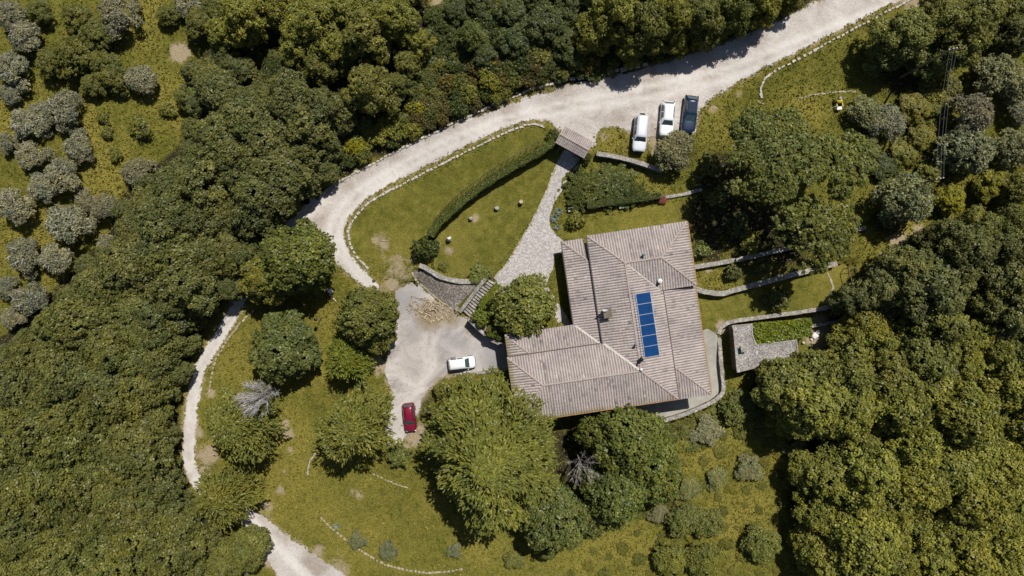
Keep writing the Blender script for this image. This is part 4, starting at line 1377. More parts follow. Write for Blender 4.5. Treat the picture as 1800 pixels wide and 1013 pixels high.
def crown_lobes(lobes, tuft_d=.42, tuft_r=.24, nleaf=9, leaf=.15, zmin=-.35, aspect=1.2, rnd=.55, sparse=1.0, inner=.72, fuzz=.13):
    """lobes: list of (centre, radius, squash). Tufts sit on the outside of each lobe, leaves in each tuft."""
    Cs, Ns, Ts, Ds = [], [], [], []
    cen = np.array([l[0] for l in lobes]); rad = np.array([l[1] for l in lobes])
    for (c, r, sq) in lobes:
        area = 2 * np.pi * r * r * (1 - zmin)
        n = max(4, int(sparse * area / (tuft_d ** 2)))
        d = rand_dirs(n, zmin)
        rr = r * (1 + rng.normal(0, fuzz, n))
        p = np.array(c) + d * rr[:, None] * np.array([1, 1, sq])
        dd = np.linalg.norm((p[:, None, :] - cen[None]) / np.array([1, 1, sq]), axis=2) / rad[None]
        keep = (dd < inner).sum(1) == 0
        p, d = p[keep], d[keep]
        n = len(p)
        if n == 0: continue
        tt = rng.uniform(.18, .78, n) + rng.normal(0, .06)
        k = nleaf
        off = rand_dirs(n * k) * (tuft_r * rng.uniform(.3, 1.0, n * k) ** .5)[:, None]
        C = np.repeat(p, k, 0) + off
        Nn = np.repeat(d, k, 0) * .7 + off / tuft_r * .6 + rng.normal(0, rnd, (n * k, 3)) + np.array([0, 0, .75])
        Cs.append(C); Ns.append(Nn); Ts.append(np.clip(np.repeat(tt, k) + rng.normal(0, .12, n * k), 0, .95)); Ds.append(np.repeat(d, k, 0))
    C = np.concatenate(Cs); N = np.concatenate(Ns); T = np.concatenate(Ts)
    sp = rng.random(len(T)) < .012
    T[sp] = 1.0
    return leaf_quads(C, N, np.full(len(C), leaf), T, aspect)


def trunk_bm(h, r, limbs, lean=0.0):
    """limbs: list of end points"""
    bm = bmesh.new()
    top = Vector((lean, 0, h))
    tube(bm, [(0, 0, -.5), (0, 0, .05), (lean * .4, .04, h * .5), top], [r * 1.35, r * 1.15, r * .9, r * .7], 8)
    for e in limbs:
        e = Vector(e); m_ = top.lerp(e, .5) + Vector((random.uniform(-.2, .2), random.uniform(-.2, .2), .25))
        tube(bm, [top - Vector((0, 0, .25)), m_, e], [r * .5, r * .34, r * .12], 6)
    return bm


def mesh_of(bm, name, mat):
    me = bpy.data.meshes.new(name); bmesh.ops.recalc_face_normals(bm, faces=bm.faces)
    for f in bm.faces: f.smooth = True
    bm.to_mesh(me); bm.free(); me.materials.append(mat); return me


def v_broad(R, h, nl=24, lr=(.24, .38), flat=.62, base=.42, **kw):
    """round-headed broadleaf tree"""
    lobes = []
    zc = h * base; Hc = h - zc
    o1, o2 = random.uniform(0, 6.28), random.uniform(0, 6.28)
    for i in range(nl):
        f = (i + .5) / nl
        zz = 1 - f * 1.15
        ph = i * 2.39996 + random.uniform(-.35, .35)
        rr = math.sqrt(max(0, 1 - zz * zz)) if zz > 0 else 1.0
        lrad = R * random.uniform(*lr)
        rad = (R - lrad) * rr * random.uniform(.74, 1.10) * (1 + .11 * math.sin(2 * ph + o1) + .10 * math.sin(3 * ph + o2))
        lobes.append(((rad * math.cos(ph), rad * math.sin(ph), zc + (Hc - lrad * .8) * max(zz, -.15) * random.uniform(.85, 1.08)), lrad, .85))
    lobes.append(((0, 0, zc), R * .55, .8))
    V, F, T = crown_lobes(lobes, **kw)
    limbs = [(l[0][0] * .8, l[0][1] * .8, l[0][2]) for l in lobes[:-1:3]]
    return np_mesh("crown", V, F, M['leaf'], T), mesh_of(trunk_bm(zc * .75, .06 * R, limbs), "trunk", M['bark'])


def v_pine(R, h, nl=70):
    """umbrella pine: broad flattened head of many small rounded cushions"""
    lobes = []
    for i in range(nl):
        f = math.sqrt((i + .5) / nl); ph = i * 2.39996 + random.uniform(-.3, .3)
        lr = R * random.uniform(.12, .19)
        edge = 1 + .10 * math.sin(3 * ph + .7) + .06 * math.sin(5 * ph)
        x, y = f * (R - lr) * math.cos(ph) * edge, f * (R - lr) * math.sin(ph) * edge
        z = h - 1.0 - 2.2 * f ** 2.4 + random.uniform(-.28, .28)
        lobes.append(((x, y, z), lr, .75))
    V, F, T = crown_lobes(lobes, tuft_d=.40, tuft_r=.25, nleaf=14, leaf=.10, zmin=-.1, aspect=1.6, rnd=.6, inner=.75, fuzz=.07)
    limbs = [(l[0][0] * .9, l[0][1] * .9, l[0][2] - .6) for l in lobes[::5]]
    return np_mesh("crown", V, F, M['leaf'], T), mesh_of(trunk_bm(h * .62, .35, limbs), "trunk", M['bark'])


def v_conifer(R, h, nlay=9, spread=1.0, finger=.62, lay_n=11, droop=.12, rtop=.10, seglen=.30, zlo=.10, leafw=.10, shell=.15):
    """spreading conifer: layered boughs set with feathery sprays"""
    C, N, T, D = [], [], [], []
    limbs = []
    for L in range(nlay):
        f = (L + .5) / nlay
        z = h * (zlo + (1 - zlo) * f)
        rl = R * (1 - f ** 1.9) ** .75 + R * rtop
        nb = max(5, int(lay_n * (0.5 + rl / R * .6)))
        p0 = random.uniform(0, 6.28)
        for b in range(nb):
            ph = p0 + 2 * math.pi * b / nb + random.uniform(-.5, .5)
            ln = rl * random.uniform(.58, 1.06)
            rise = random.uniform(.02, .2) * (0.4 + f)
            d = np.array([math.cos(ph), math.sin(ph), 0]); sd = np.array([-d[1], d[0], 0])
            if L % 2 == 0 and b % 3 == 0: limbs.append(tuple(d * ln * .75 + np.array([0, 0, z + rise * ln * .6])))
            tb = rng.uniform(.3, .65)
            ns = max(3, int(ln / seglen))
            for s in range(1, ns + 1):
                t = s / ns
                if t < shell: continue
                base = d * ln * t + np.array([0, 0, z + rise * ln * t - droop * ln * t * t * 1.6])
                wlat = (0.10 + .42 * math.sin(math.pi * min(1, t * .92 + .06))) * min(ln, 3.2) * .5
                for side in (-1, 1):
                    for q in range(3):
                        fl = wlat * random.uniform(.35, 1.0)
                        fd = d * random.uniform(.25, .9) + sd * side * random.uniform(.4, 1.1); fd /= np.linalg.norm(fd)
                        k = max(3, int(fl / (finger * .26)))
                        u = (np.arange(k) + .5) / k
                        pts = base + fd * fl * u[:, None] + np.array([0, 0, 1]) * (random.uniform(-.12, .2) * u[:, None])
                        pts = pts + rng.normal(0, .05, (k, 3))
                        C.append(pts); D.append(np.repeat(fd[None], k, 0) + rng.normal(0, .25, (k, 3)))
                        N.append(np.tile([0, 0, 1.0], (k, 1)) + rng.normal(0, .42, (k, 3)))
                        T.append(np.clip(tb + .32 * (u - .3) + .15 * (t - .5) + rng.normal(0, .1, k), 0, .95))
    C = np.concatenate(C); N = np.concatenate(N); D = np.concatenate(D); T = np.concatenate(T)
    V, F, T = leaf_quads(C, N, np.full(len(C), leafw), T, 2.3, D, .12)
    return np_mesh("crown", V, F, M['leaf'], T), mesh_of(trunk_bm(h * .5, .05 * R + .1, limbs[:26]), "trunk", M['bark'])


def v_cedar(R, h, npad=90, zlo=.3, dens=9.0, leafw=.10, padr=.20, irr=1.0):
    """old spreading conifer: many flat overlapping pads of foliage, fanned outward, on level boughs"""
    C, N, T, D = [], [], [], []
    limbs = []
    o1, o2, o3 = (random.uniform(0, 6.28) for _ in range(3))
    for i in range(npad):
        f = ((i + .5) / npad) ** 1.15
        ph = i * 2.39996 + random.uniform(-.4, .4)
        z = h * (zlo + (1 - zlo) * f) + random.uniform(-.3, .3)
        out = 1 + irr * (.12 * math.sin(2 * ph + o1) + .11 * math.sin(3 * ph + o2) + .08 * math.sin(5 * ph + o3))
        rl = R * out * (1 - f ** 2.2) ** .62
        a = R * padr * random.uniform(.75, 1.35) + .25; b = a * random.uniform(.5, .8)
        rho = max(0.0, rl - a * .8) * math.sqrt(random.uniform(.12, 1.0))
        d = np.array([math.cos(ph), math.sin(ph), 0])
        yaw = ph + random.gauss(0, .35)
        e1 = np.array([math.cos(yaw), math.sin(yaw), 0]); e2 = np.array([-e1[1], e1[0], 0])
        if i % 4 == 0: limbs.append(tuple(d * rho + np.array([0, 0, z - .2])))
        ns = int(dens * math.pi * a * b)
        q = np.sqrt(rng.random(ns)); an = rng.uniform(0, 2 * np.pi, ns)
        x = a * q * np.cos(an); y = b * q * np.sin(an)
        tilt = random.uniform(-.12, .22)
        cen = d * rho + np.array([0, 0, z])
        base = cen + e1 * x[:, None] + e2 * y[:, None]
        base[:, 2] += -.10 * (x / a) ** 2 * a - .14 * (y / b) ** 2 * b - tilt * x + rng.normal(0, .09, ns)
        fan = np.arctan2(y * 1.1, x + a * 1.1) + rng.normal(0, .35, ns)
        fd = e1 * np.cos(fan)[:, None] + e2 * np.sin(fan)[:, None]
        L = rng.uniform(.3, .75, ns)
        tb = float(np.clip(rng.normal(.46, .09), .2, .7)); tsp = np.clip(rng.normal(tb, .13, ns), .05, .8)
        k = 5
        for j in range(k):
            u = (j + .5) / k
            C.append(base + fd * (L * u)[:, None] + rng.normal(0, .045, (ns, 3)) + np.array([0, 0, .05 - .10 * u]))
            D.append(fd + rng.normal(0, .3, (ns, 3)))
            N.append(np.tile([0, 0, 1.0], (ns, 1)) + rng.normal(0, .45, (ns, 3)))
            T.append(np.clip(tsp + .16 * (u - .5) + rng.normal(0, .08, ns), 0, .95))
    C = np.concatenate(C); N = np.concatenate(N); D = np.concatenate(D); T = np.concatenate(T)
    V, F, T = leaf_quads(C, N, np.full(len(C), leafw), T, 2.0, D, .12)
    return np_mesh("crown", V, F, M['leaf'], T), mesh_of(trunk_bm(h * .5, .04 * R + .12, limbs[:30]), "trunk", M['bark'])


def v_olive(R, h, open_=True):
    lobes = []
    nl = 16
    o1, o2 = random.uniform(0, 6.28), random.uniform(0, 6.28)
    for i in range(nl):
        ph = i * 2.39996 + random.uniform(-.5, .5); f = math.sqrt((i + 2.6) / (nl + 1.6)) if open_ else math.sqrt((i + .4) / nl)
        lr = R * random.uniform(.20, .36)
        f *= (1 + .16 * math.sin(2 * ph + o1) + .13 * math.sin(3 * ph + o2)) * random.uniform(.8, 1.1)
        lobes.append(((f * (R - lr * .8) * math.cos(ph), f * (R - lr * .8) * math.sin(ph), h * (.72 - .28 * f * f) + random.uniform(-.25, .25)), lr, .8))
    V, F, T = crown_lobes(lobes, tuft_d=.28, tuft_r=.27, nleaf=9, leaf=.075, zmin=-.3, aspect=2.2, rnd=.9, inner=.7)
    bm = bmesh.new(); r = .16
    tube(bm, [(0, 0, -.4), (.05, 0, h * .2), (0, .06, h * .36)], [r * 1.6, r * 1.2, r], 8)
    if open_:
        # bare limbs show through the open middle of the head
        n = random.randint(4, 6)
        for b in range(n):
            ph = 2 * math.pi * b / n + random.uniform(-.5, .5); q = random.uniform(-.9, .9)
            L1, L2, L3 = R * .18, R * .42, R * random.uniform(.6, .8)
            a1, a2, a3 = ph, ph + q * .5, ph + q
            pts = [(0, .06, h * .34), (L1 * math.cos(a1), L1 * math.sin(a1), h * .6), (L2 * math.cos(a2), L2 * math.sin(a2), h * .86), (L3 * math.cos(a3), L3 * math.sin(a3), h * .93)]
            tube(bm, pts, [r * .6, r * .42, r * .28, r * .08], 6)
            e = Vector(pts[2]); g = Vector((math.cos(a3 + 1.1), math.sin(a3 + 1.1), .25)) * R * .3
            tube(bm, [e, e + g * .6, e + g], [r * .2, r * .12, r * .04], 5)
    else:
        for b in range(5):
            l = lobes[b * 3][0]; tube(bm, [(0, .06, h * .34), (l[0] * .5, l[1] * .5, h * .5), l], [r * .6, r * .4, r * .15], 6)
    return np_mesh("crown", V, F, M['leaf'], T), mesh_of(bm, "trunk", M['palebark'])


def v_shrub(R, h, nl=8, leaf=.10, **kw):
    lobes = []
    for i in range(nl):
        ph = i * 2.39996 + random.uniform(-.5, .5); f = math.sqrt((i + .3) / nl) * random.uniform(.75, 1.2); lr = R * random.uniform(.26, .48)
        lobes.append(((f * (R - lr) * math.cos(ph), f * (R - lr) * math.sin(ph), max(h - lr - .3 * h * f, .15 * h) * random.uniform(.8, 1.05)), lr, min(1.0, h / R)))
    a = dict(tuft_d=.32, tuft_r=.2, nleaf=8, leaf=leaf, zmin=-.2, aspect=1.4); a.update(kw)
    V, F, T = crown_lobes(lobes, **a)
    bm = bmesh.new()
    for i in range(5):
        ph = i * 1.256; tube(bm, [(.05 * math.cos(ph), .05 * math.sin(ph), -.2), (.3 * R * math.cos(ph), .3 * R * math.sin(ph), h * .6)], [.04, .015], 5)
    return np_mesh("foliage", V, F, M['leaf'], T), mesh_of(bm, "stem", M['bark'])


def v_bare(R, h, n=16, dense=5, mat='twig', r0=.05):
    """leafless tree: fans of thin bleached twigs"""
    bm = bmesh.new(); tw = bmesh.new()
    tube(bm, [(0, 0, -.4), (0, 0, h * .3), (0, 0, h * .55)], [r0 * 3, r0 * 2.4, r0 * 1.8], 7)
    for b in range(n):
        ph = 2 * math.pi * b / n + random.uniform(-.2, .2); el = random.uniform(.15, 1.2)
        d = Vector((math.cos(ph) * math.cos(el), math.sin(ph) * math.cos(el), math.sin(el)))
        L = R * random.uniform(.75, 1.0) * (1 if el < .7 else .8)
        p0 = Vector((0, 0, h * random.uniform(.3, .55)))
        p = [p0, p0 + d * L * .4 + Vector((random.uniform(-.1, .1), random.uniform(-.1, .1), 0)), p0 + d * L + Vector((0, 0, .12 * L))]
        tube(bm, p, [r0 * .9, r0 * .6, r0 * .2], 5)
        for k in range(dense):
            t = random.uniform(.3, .95); q = p[1].lerp(p[2], max(0, (t - .4) / .6)) if t > .4 else p[0].lerp(p[1], t / .4)
            for m_ in range(3):
                e = (d + Vector((random.gauss(0, .55), random.gauss(0, .55), random.uniform(-.1, .6)))).normalized() * L * random.uniform(.2, .42)
                tube(tw, [q, q + e * .5 + Vector((0, 0, random.uniform(-.05, .08))), q + e], [r0 * .42, r0 * .3, r0 * .14], 3, False)
    return mesh_of(tw, "twigs", M[mat]), mesh_of(bm, "trunk", M[mat])


VAR = {}
KIND = {}


def variants(kind, n, fn, R0, parts=("trunk", "crown")):
    VAR[kind] = [fn() for _ in range(n)]
    KIND[kind] = (R0, parts)


variants('oak', 6, lambda: v_broad(3.6, 8.0, 26, (.22, .36), tuft_d=.33, tuft_r=.26, nleaf=15, leaf=.097), 3.6)
variants('loose', 5, lambda: v_broad(3.6, 8.5, 20, (.18, .33), base=.36, tuft_d=.34, tuft_r=.29, nleaf=14, leaf=.097, inner=.7, sparse=.9), 3.6)
variants('grey', 3, lambda: v_broad(3.4, 6.5, 22, (.22, .36), tuft_d=.36, tuft_r=.26, nleaf=8, leaf=.10, aspect=1.6, rnd=.85), 3.4)
variants('olive', 5, lambda: v_olive(2.7, 4.2), 2.7)
variants('olive2', 3, lambda: v_olive(2.7, 4.2, False), 2.7)
variants('conifer', 3, lambda: v_cedar(4.8, 10.0, 70, .34, 11, .085, .24), 4.8)
variants('shrub', 5, lambda: v_shrub(1.6, 1.9), 1.6, ("stem", "foliage"))
variants('wild', 4, lambda: v_shrub(1.8, 2.6, 9, .09, tuft_d=.34, tuft_r=.27, nleaf=8, rnd=.95, aspect=2.0), 1.8, ("stem", "foliage"))


def tree(kind, px, py, rpx, color, label, cat="tree", group=None, name=None, hs=1.0, var=None, sxy=1.0, jit=.08, hfix=None, cf=.62):
    R0, pn = KIND[kind]
    v = VAR[kind][random.randrange(len(VAR[kind])) if var is None else var]
    h0 = max(x.co.z for x in v[0].vertices) if not hasattr(tree, 'c') or (kind, id(v[0])) not in tree.c else tree.c[(kind, id(v[0]))]
    if not hasattr(tree, 'c'): tree.c = {}
    tree.c[(kind, id(v[0]))] = h0
    zg = float(ground_px(np.array([px]), np.array([py]))[0])
    s = rpx / PXM / R0
    for _ in range(2):
        sz = s * hs if hfix is None else hfix / h0
        zc = zg + h0 * sz * cf
        s = rpx / PXM * (CAMH - zc) / CAMH / R0
        x, y = P(px, py, zc); zg = gz(x, y)
    root = empty(name or {'olive': 'olive_tree', 'olive2': 'olive_tree', 'conifer': 'conifer_tree', 'shrub': 'shrub', 'wild': 'wild_shrub'}.get(kind, 'broadleaf_tree'), (x, y, zg), random.uniform(0, 6.28))
    root.scale = (s * sxy, s / sxy, sz)
    c = bpy.data.objects.new(pn[1], v[0]); t = bpy.data.objects.new(pn[0], v[1])
    link(t, root); link(c, root)
    j = lambda: 1 + random.uniform(-jit, jit)
    w = j()
    hu = random.uniform(-.05, .05)
    if color[1] < .5 and color[2] < .45 * color[1]: color = (color[0] * 1.05, color[1] * 1.035, color[2] * .80)
    c.color = (color[0] * w * (1 + hu), color[1] * w * (1 + hu * .2), color[2] * w * (1 - hu), 1)
    return tag(root, label, cat, group)


# leaf colours (albedo); DRK also paints the shade of gaps into leaves
OAKD = (.108, .117, .046); OAKM = (.132, .138, .041); OAKY = (.172, .175, .041); OLV = (.222, .220, .138); GRY = (.198, .202, .096)
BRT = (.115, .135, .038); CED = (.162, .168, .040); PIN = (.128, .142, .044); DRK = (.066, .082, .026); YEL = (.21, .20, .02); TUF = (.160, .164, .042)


def poisson(poly, d, tries=6000):
    xs = [p[0] for p in poly]; ys = [p[1] for p in poly]; out = []
    X = rng.uniform(min(xs), max(xs), tries); Y = rng.uniform(min(ys), max(ys), tries)
    ok = inpoly(X, Y, poly)
    for x, y in zip(X[ok], Y[ok]):
        if all((x - a) ** 2 + (y - b) ** 2 > d * d for a, b in out): out.append((x, y))
    return out


# --- dense oak wood on the left
pl_ = [p for p in poisson(FOREST_L, 36)]
for (x, y) in pl_:
    if -45 < x < 640 and -45 < y < 1058:
        r = random.uniform(36, 66)
        dd = float(dist_poly(np.array([x]), np.array([y]), FOREST_L, True)[0])
        r = min(r, max(25, dd + 6))
        f = min(1.0, max(0.0, random.gauss(.3, .25) + (y - 550) / 900.0 - (x - 300) / 1500.0))
        c = tuple(OAKD[k] * (1 - f) + OAKM[k] * f for k in range(3))
        tree('oak' if random.random() < .7 else 'loose', x, y, r, c, "dark evergreen oak in the closed wood left of the gravel track", group="oaks of the dense wood on the left", name="oak_tree", hs=random.uniform(.92, 1.06), sxy=random.uniform(.88, 1.12))

# --- wood at the top
TOP = [(430, 28, 48, OAKY), (490, 12, 42, OAKY), (545, 40, 52, OAKY), (600, 15, 45, OAKY), (640, 60, 50, OAKM), (690, 30, 50, OAKY), (525, 75, 42, OAKY), (590, 85, 36, OAKY),
       (735, 75, 30, OAKY), (560, 118, 32, OAKM), (510, 175, 52, OAKD), (570, 190, 42, OAKD), (650, 155, 48, OAKM), (715, 110, 28, OAKM), (700, 148, 26, OAKM), (450, 190, 40, OAKD), (390, 60, 34, OAKY), (650, 20, 40, OAKY),
       (830, 62, 26, BRT), (800, 15, 24, DRK), (840, 5, 24, DRK), (900, 20, 32, DRK), (955, 40, 40, DRK), (900, 70, 32, DRK), (850, 95, 26, DRK), (1000, 10, 34, DRK), (1000, 80, 34, DRK), (1080, 20, 52, OAKY), (1040, 60, 36, OAKY),
       (1135, 45, 48, OAKM), (1180, 25, 44, OAKY), (1235, 30, 42, OAKM), (1290, 15, 40, BRT), (1345, 12, 34, OAKY), (1320, -5, 34, OAKY), (1110, 80, 30, OAKY), (1190, 72, 26, OAKY), (1260, 50, 26, BRT), (1390, -5, 24, OAKM), (560, -25, 40, OAKY), (700, -20, 40, OAKY), (1060, -25, 40, OAKY), (1180, -25, 40, OAKY), (950, -25, 40, DRK), (480, -25, 40, OAKY)]
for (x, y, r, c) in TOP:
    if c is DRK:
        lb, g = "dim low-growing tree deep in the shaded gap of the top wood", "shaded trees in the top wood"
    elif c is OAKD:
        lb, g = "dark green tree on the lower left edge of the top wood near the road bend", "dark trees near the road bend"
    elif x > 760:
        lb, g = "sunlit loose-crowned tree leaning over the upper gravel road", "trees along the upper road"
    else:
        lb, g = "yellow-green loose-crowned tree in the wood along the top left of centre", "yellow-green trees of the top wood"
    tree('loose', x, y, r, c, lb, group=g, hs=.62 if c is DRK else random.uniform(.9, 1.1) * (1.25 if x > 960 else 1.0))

# --- scrub along the road
for (x, y) in poisson(SCRUB, 19):
    dd = float(dist_poly(np.array([x]), np.array([y]), SCRUB, True)[0])
    if x > 1390 or (940 < x < 1100 and random.random() < .5): continue
    r = min(random.uniform(13, 24), dd + 14)
    c = random.choice([OAKM, OAKY, OAKY, (.125, .105, .035), DRK, (.10, .085, .035)])
    tree('wild', x, y, r, c, "scraggly wild bush in the scrub band above the gravel road", "bush", "wild bushes of the roadside scrub", hs=random.uniform(.8, 1.3))
for (x, y, r, lb) in ((625, 258, 22, "yellow-flowering broom bush beside the road below the dark wood"), (738, 188, 18, "yellowish broom bush in the middle of the roadside scrub"),
                      (1215, 72, 20, "bright yellow-green bush under the trees above the parked cars"), (868, 112, 16, "small yellow bush at the edge of the shaded gap")):
    tree('wild', x, y, r, YEL, lb, "bush", name="broom_bush")
tree('oak', 602, 118, 19, OAKY, "small round yellow-green bush in front of the dark gap in the top wood", "bush", name="round_bush", hs=.8)

GAPS = [[(400, 60), (440, 75), (500, 100), (510, 150), (470, 175), (430, 150), (405, 110)], [(745, 20), (800, 0), (960, 0), (1060, 40), (1090, 100), (1060, 125), (930, 140), (880, 130), (800, 110), (760, 80)], [(735, 95), (790, 105), (805, 160), (745, 205), (718, 185)], [(560, 250), (620, 200), (650, 220), (600, 300), (560, 320)]]
for gp in GAPS:
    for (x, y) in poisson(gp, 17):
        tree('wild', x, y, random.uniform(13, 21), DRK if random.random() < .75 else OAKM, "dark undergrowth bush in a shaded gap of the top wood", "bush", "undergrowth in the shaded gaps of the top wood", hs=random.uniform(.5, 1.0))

# --- wood on the lower right
for (x, y) in poisson(FOREST_R, 46):
    if x > 1845 or y > 1060: continue
    dd = float(dist_poly(np.array([x]), np.array([y]), FOREST_R, True)[0])
    r = min(random.uniform(36, 70), max(34, dd + 24))
    c = (OAKD if random.random() < .7 else OAKM) if y < 560 else (OAKM if y < 690 and random.random() < .6 else OAKY)
    q_ = random.uniform(.95, 1.22); c = tuple(k * q_ for k in c)
    if 640 < x and (x - 1440) ** 2 + (y - 765) ** 2 < 42 ** 2: continue
    lb = "dark green tree in the upper part of the wood on the right" if y < 620 else "olive-green tree in the closed canopy of the lower right wood"
    tree('loose' if (y < 620 or random.random() < .35) else 'oak', x, y, r, c, lb, group="dark trees of the right wood" if y < 620 else "olive-green trees of the lower right wood", hs=random.uniform(.85, 1.15))
for (x, y, r) in ((1690, 690, 34), (1735, 705, 30), (1770, 660, 34), (1660, 655, 26)):
    tree('grey', x, y, r, tuple(k * 1.1 for k in GRY), "pale silvery tree standing out in the middle of the right-hand wood", group="pale silvery trees in the right wood", hs=1.35)

# --- olive orchard, upper left
OL = [(15, 25, 30), (40, 60, 32), (205, 25, 42), (20, 120, 34), (45, 150, 30), (245, 140, 32), (110, 195, 36), (45, 215, 32), (15, 165, 22), (135, 258, 30), (52, 272, 30), (12, 250, 22), (110, 310, 36), (310, 235, 36), (238, 300, 30), (70, 330, 28),
      (120, 395, 42), (182, 365, 28), (25, 360, 36), (58, 375, 30), (192, 430, 26), (40, 450, 34), (92, 455, 32), (5, 420, 24), (112, 495, 26), (50, 525, 34), (12, 505, 24), (330, 5, 30), (75, 205, 28), (20, 560, 24), (150, 350, 22), (5, 310, 24)]
for i, (x, y, r) in enumerate(OL):
    if i in (4, 13, 19, 23, 24, 31): continue
    k = 'olive' if i % 3 != 2 else 'olive2'
    tree(k, x, y, r * .93, OLV, "grey-green olive tree in the grassy orchard at the upper left", "olive tree", "olive trees of the upper left orchard", jit=.12)
for (x, y, r) in ((125, 95, 36), (165, 60, 30), (85, 110, 28), (130, 30, 28), (175, 110, 26), (195, 135, 26), (65, 20, 22), (160, 150, 22), (292, 25, 20), (360, 130, 34), (350, 40, 30), (330, 170, 26), (380, 15, 30)):
    tree('loose', x, y, r, OAKM, "bushy green tree growing among the orchard olives", group="green bushy trees in the orchard", hs=.75)
for (x, y, r, lb) in ((180, 206, 13, "small dark green bush on the orchard grass strip"), (186, 234, 13, "small dark bush just below another on the orchard grass strip"), (200, 272, 15, "dark green bush right of the orchard grass strip, lower one"), (245, 222, 24, "dark green leafy bush left of a pale-limbed olive in the orchard"), (292, 192, 16, "faint green bush above a pale-limbed olive in the orchard")):
    tree('shrub', x, y, r, OAKM, lb, "bush")

# --- single trees around the drive
tree('oak', 520, 455, 68, BRT, "bright green round tree between the gravel road and the shaded track", hs=1.04, var=0)
tree('oak', 432, 450, 30, OAKD, "dark tree overhanging the shaded start of the left track", hs=1.3)
tree('oak', 402, 508, 26, OAKD, "dark tree leaning over the shaded track below its start", hs=1.3)
tree('oak', 470, 488, 52, (0.140, 0.140, 0.033), "dull yellowish tree just left of the bright green round tree", hs=0.92, var=1)
tree('oak', 640, 556, 56, OAKM, "dense green tree overhanging the top left of the courtyard", hs=1.16, var=2)
tree('oak', 658, 595, 34, OAKM, "smaller green crown below the courtyard's overhanging tree", hs=1.10, var=5)
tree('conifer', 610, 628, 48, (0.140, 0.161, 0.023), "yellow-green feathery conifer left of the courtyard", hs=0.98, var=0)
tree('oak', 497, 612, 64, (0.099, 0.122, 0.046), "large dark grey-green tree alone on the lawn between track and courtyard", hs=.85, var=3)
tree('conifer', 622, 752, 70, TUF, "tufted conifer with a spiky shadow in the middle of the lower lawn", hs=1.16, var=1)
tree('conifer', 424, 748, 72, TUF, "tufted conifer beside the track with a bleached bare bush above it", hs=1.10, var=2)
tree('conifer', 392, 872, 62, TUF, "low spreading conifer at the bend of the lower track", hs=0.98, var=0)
tree('oak', 435, 968, 40, OAKM, "green tree in the corner left of the lower white track", hs=0.85)
tree('oak', 395, 990, 40, OAKM, "green tree at the bottom edge beside dry fallen branches", hs=0.85)
tree('grey', 920, 540, 58, (0.161, 0.173, 0.050), "bushy tree against the villa between stairs and north roof", hs=0.76, var=0)
tree('oak', 1116, 790, 76, (0.122, 0.142, 0.039), "broad leafy tree touching the villa's bottom eave", hs=0.98, var=4)
tree('grey', 1048, 762, 40, (.118, .136, .040), "softer leafy tree between the villa's bottom eave and the dead white tree", hs=1.3, var=1)
tree('oak', 1085, 860, 66, (0.116, 0.135, 0.039), "leafy tree below the broad one at the villa's bottom eave", hs=1.04, var=1)
tree('oak', 1150, 840, 54, (0.126, 0.145, 0.039), "leafy tree right of the dead white tree, next to the meadow", hs=0.92, var=2)
tree('oak', 975, 915, 62, (0.122, 0.138, 0.046), "grey-green leafy tree at the bottom right of the big cedar", hs=0.98, var=3)
tree('oak', 1035, 905, 46, (0.116, 0.132, 0.043), "leafy tree directly below the dead white tree", hs=0.98, var=0)
tree('oak', 960, 965, 22, (0.102, 0.116, 0.037), "small leafy crown at the shaded foot of the cedar group", hs=0.98, var=5)

# --- stone pines
for (R, h, px, py, lb) in ((5.9, 12.5, 1368, 268, "huge umbrella pine with a cushioned crown, left of two joined crowns"), (4.1, 11.5, 1490, 284, "umbrella pine joined to the right side of the huge pine"),
                           (4.5, 11, 1455, 408, "umbrella pine over the terrace walls, lowest of the pine group"), (2.7, 9.8, 1398, 392, "narrow umbrella pine crown wedged left of the lowest pine")):
    v = v_pine(R, h, int(1.6 * R * R) + 10)
    VAR['p%d' % px] = [v]; KIND['p%d' % px] = (R, ("trunk", "crown"))
    tree('p%d' % px, px, py, R * PXM * 1.17, PIN, lb, "pine tree", name="umbrella_pine", cf=.88)

# --- the big cedar
VAR['cedar'] = [v_cedar(9.8, 17, 150, .30, 11, .10, .17, .8)]; KIND['cedar'] = (9.6, ("trunk", "crown"))
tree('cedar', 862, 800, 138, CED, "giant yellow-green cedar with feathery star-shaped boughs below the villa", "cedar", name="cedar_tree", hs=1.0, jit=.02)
tree('conifer', 905, 714, 34, CED, "feathery yellow-green conifer pressed against the villa's left corner", hs=1.1, var=1, jit=.02)
tree('conifer', 806, 728, 26, (0.194, 0.206, 0.037), "feathery conifer reaching toward the red hatchback", hs=.9, var=2)
tree('shrub', 783, 690, 26, OAKM, "dark rounded shrub below the white hatchback", "shrub")
tree('shrub', 700, 800, 25, (0.140, 0.156, 0.050), "flowering shrub speckled with white blossom right of the tufted conifer", "shrub", var=0)

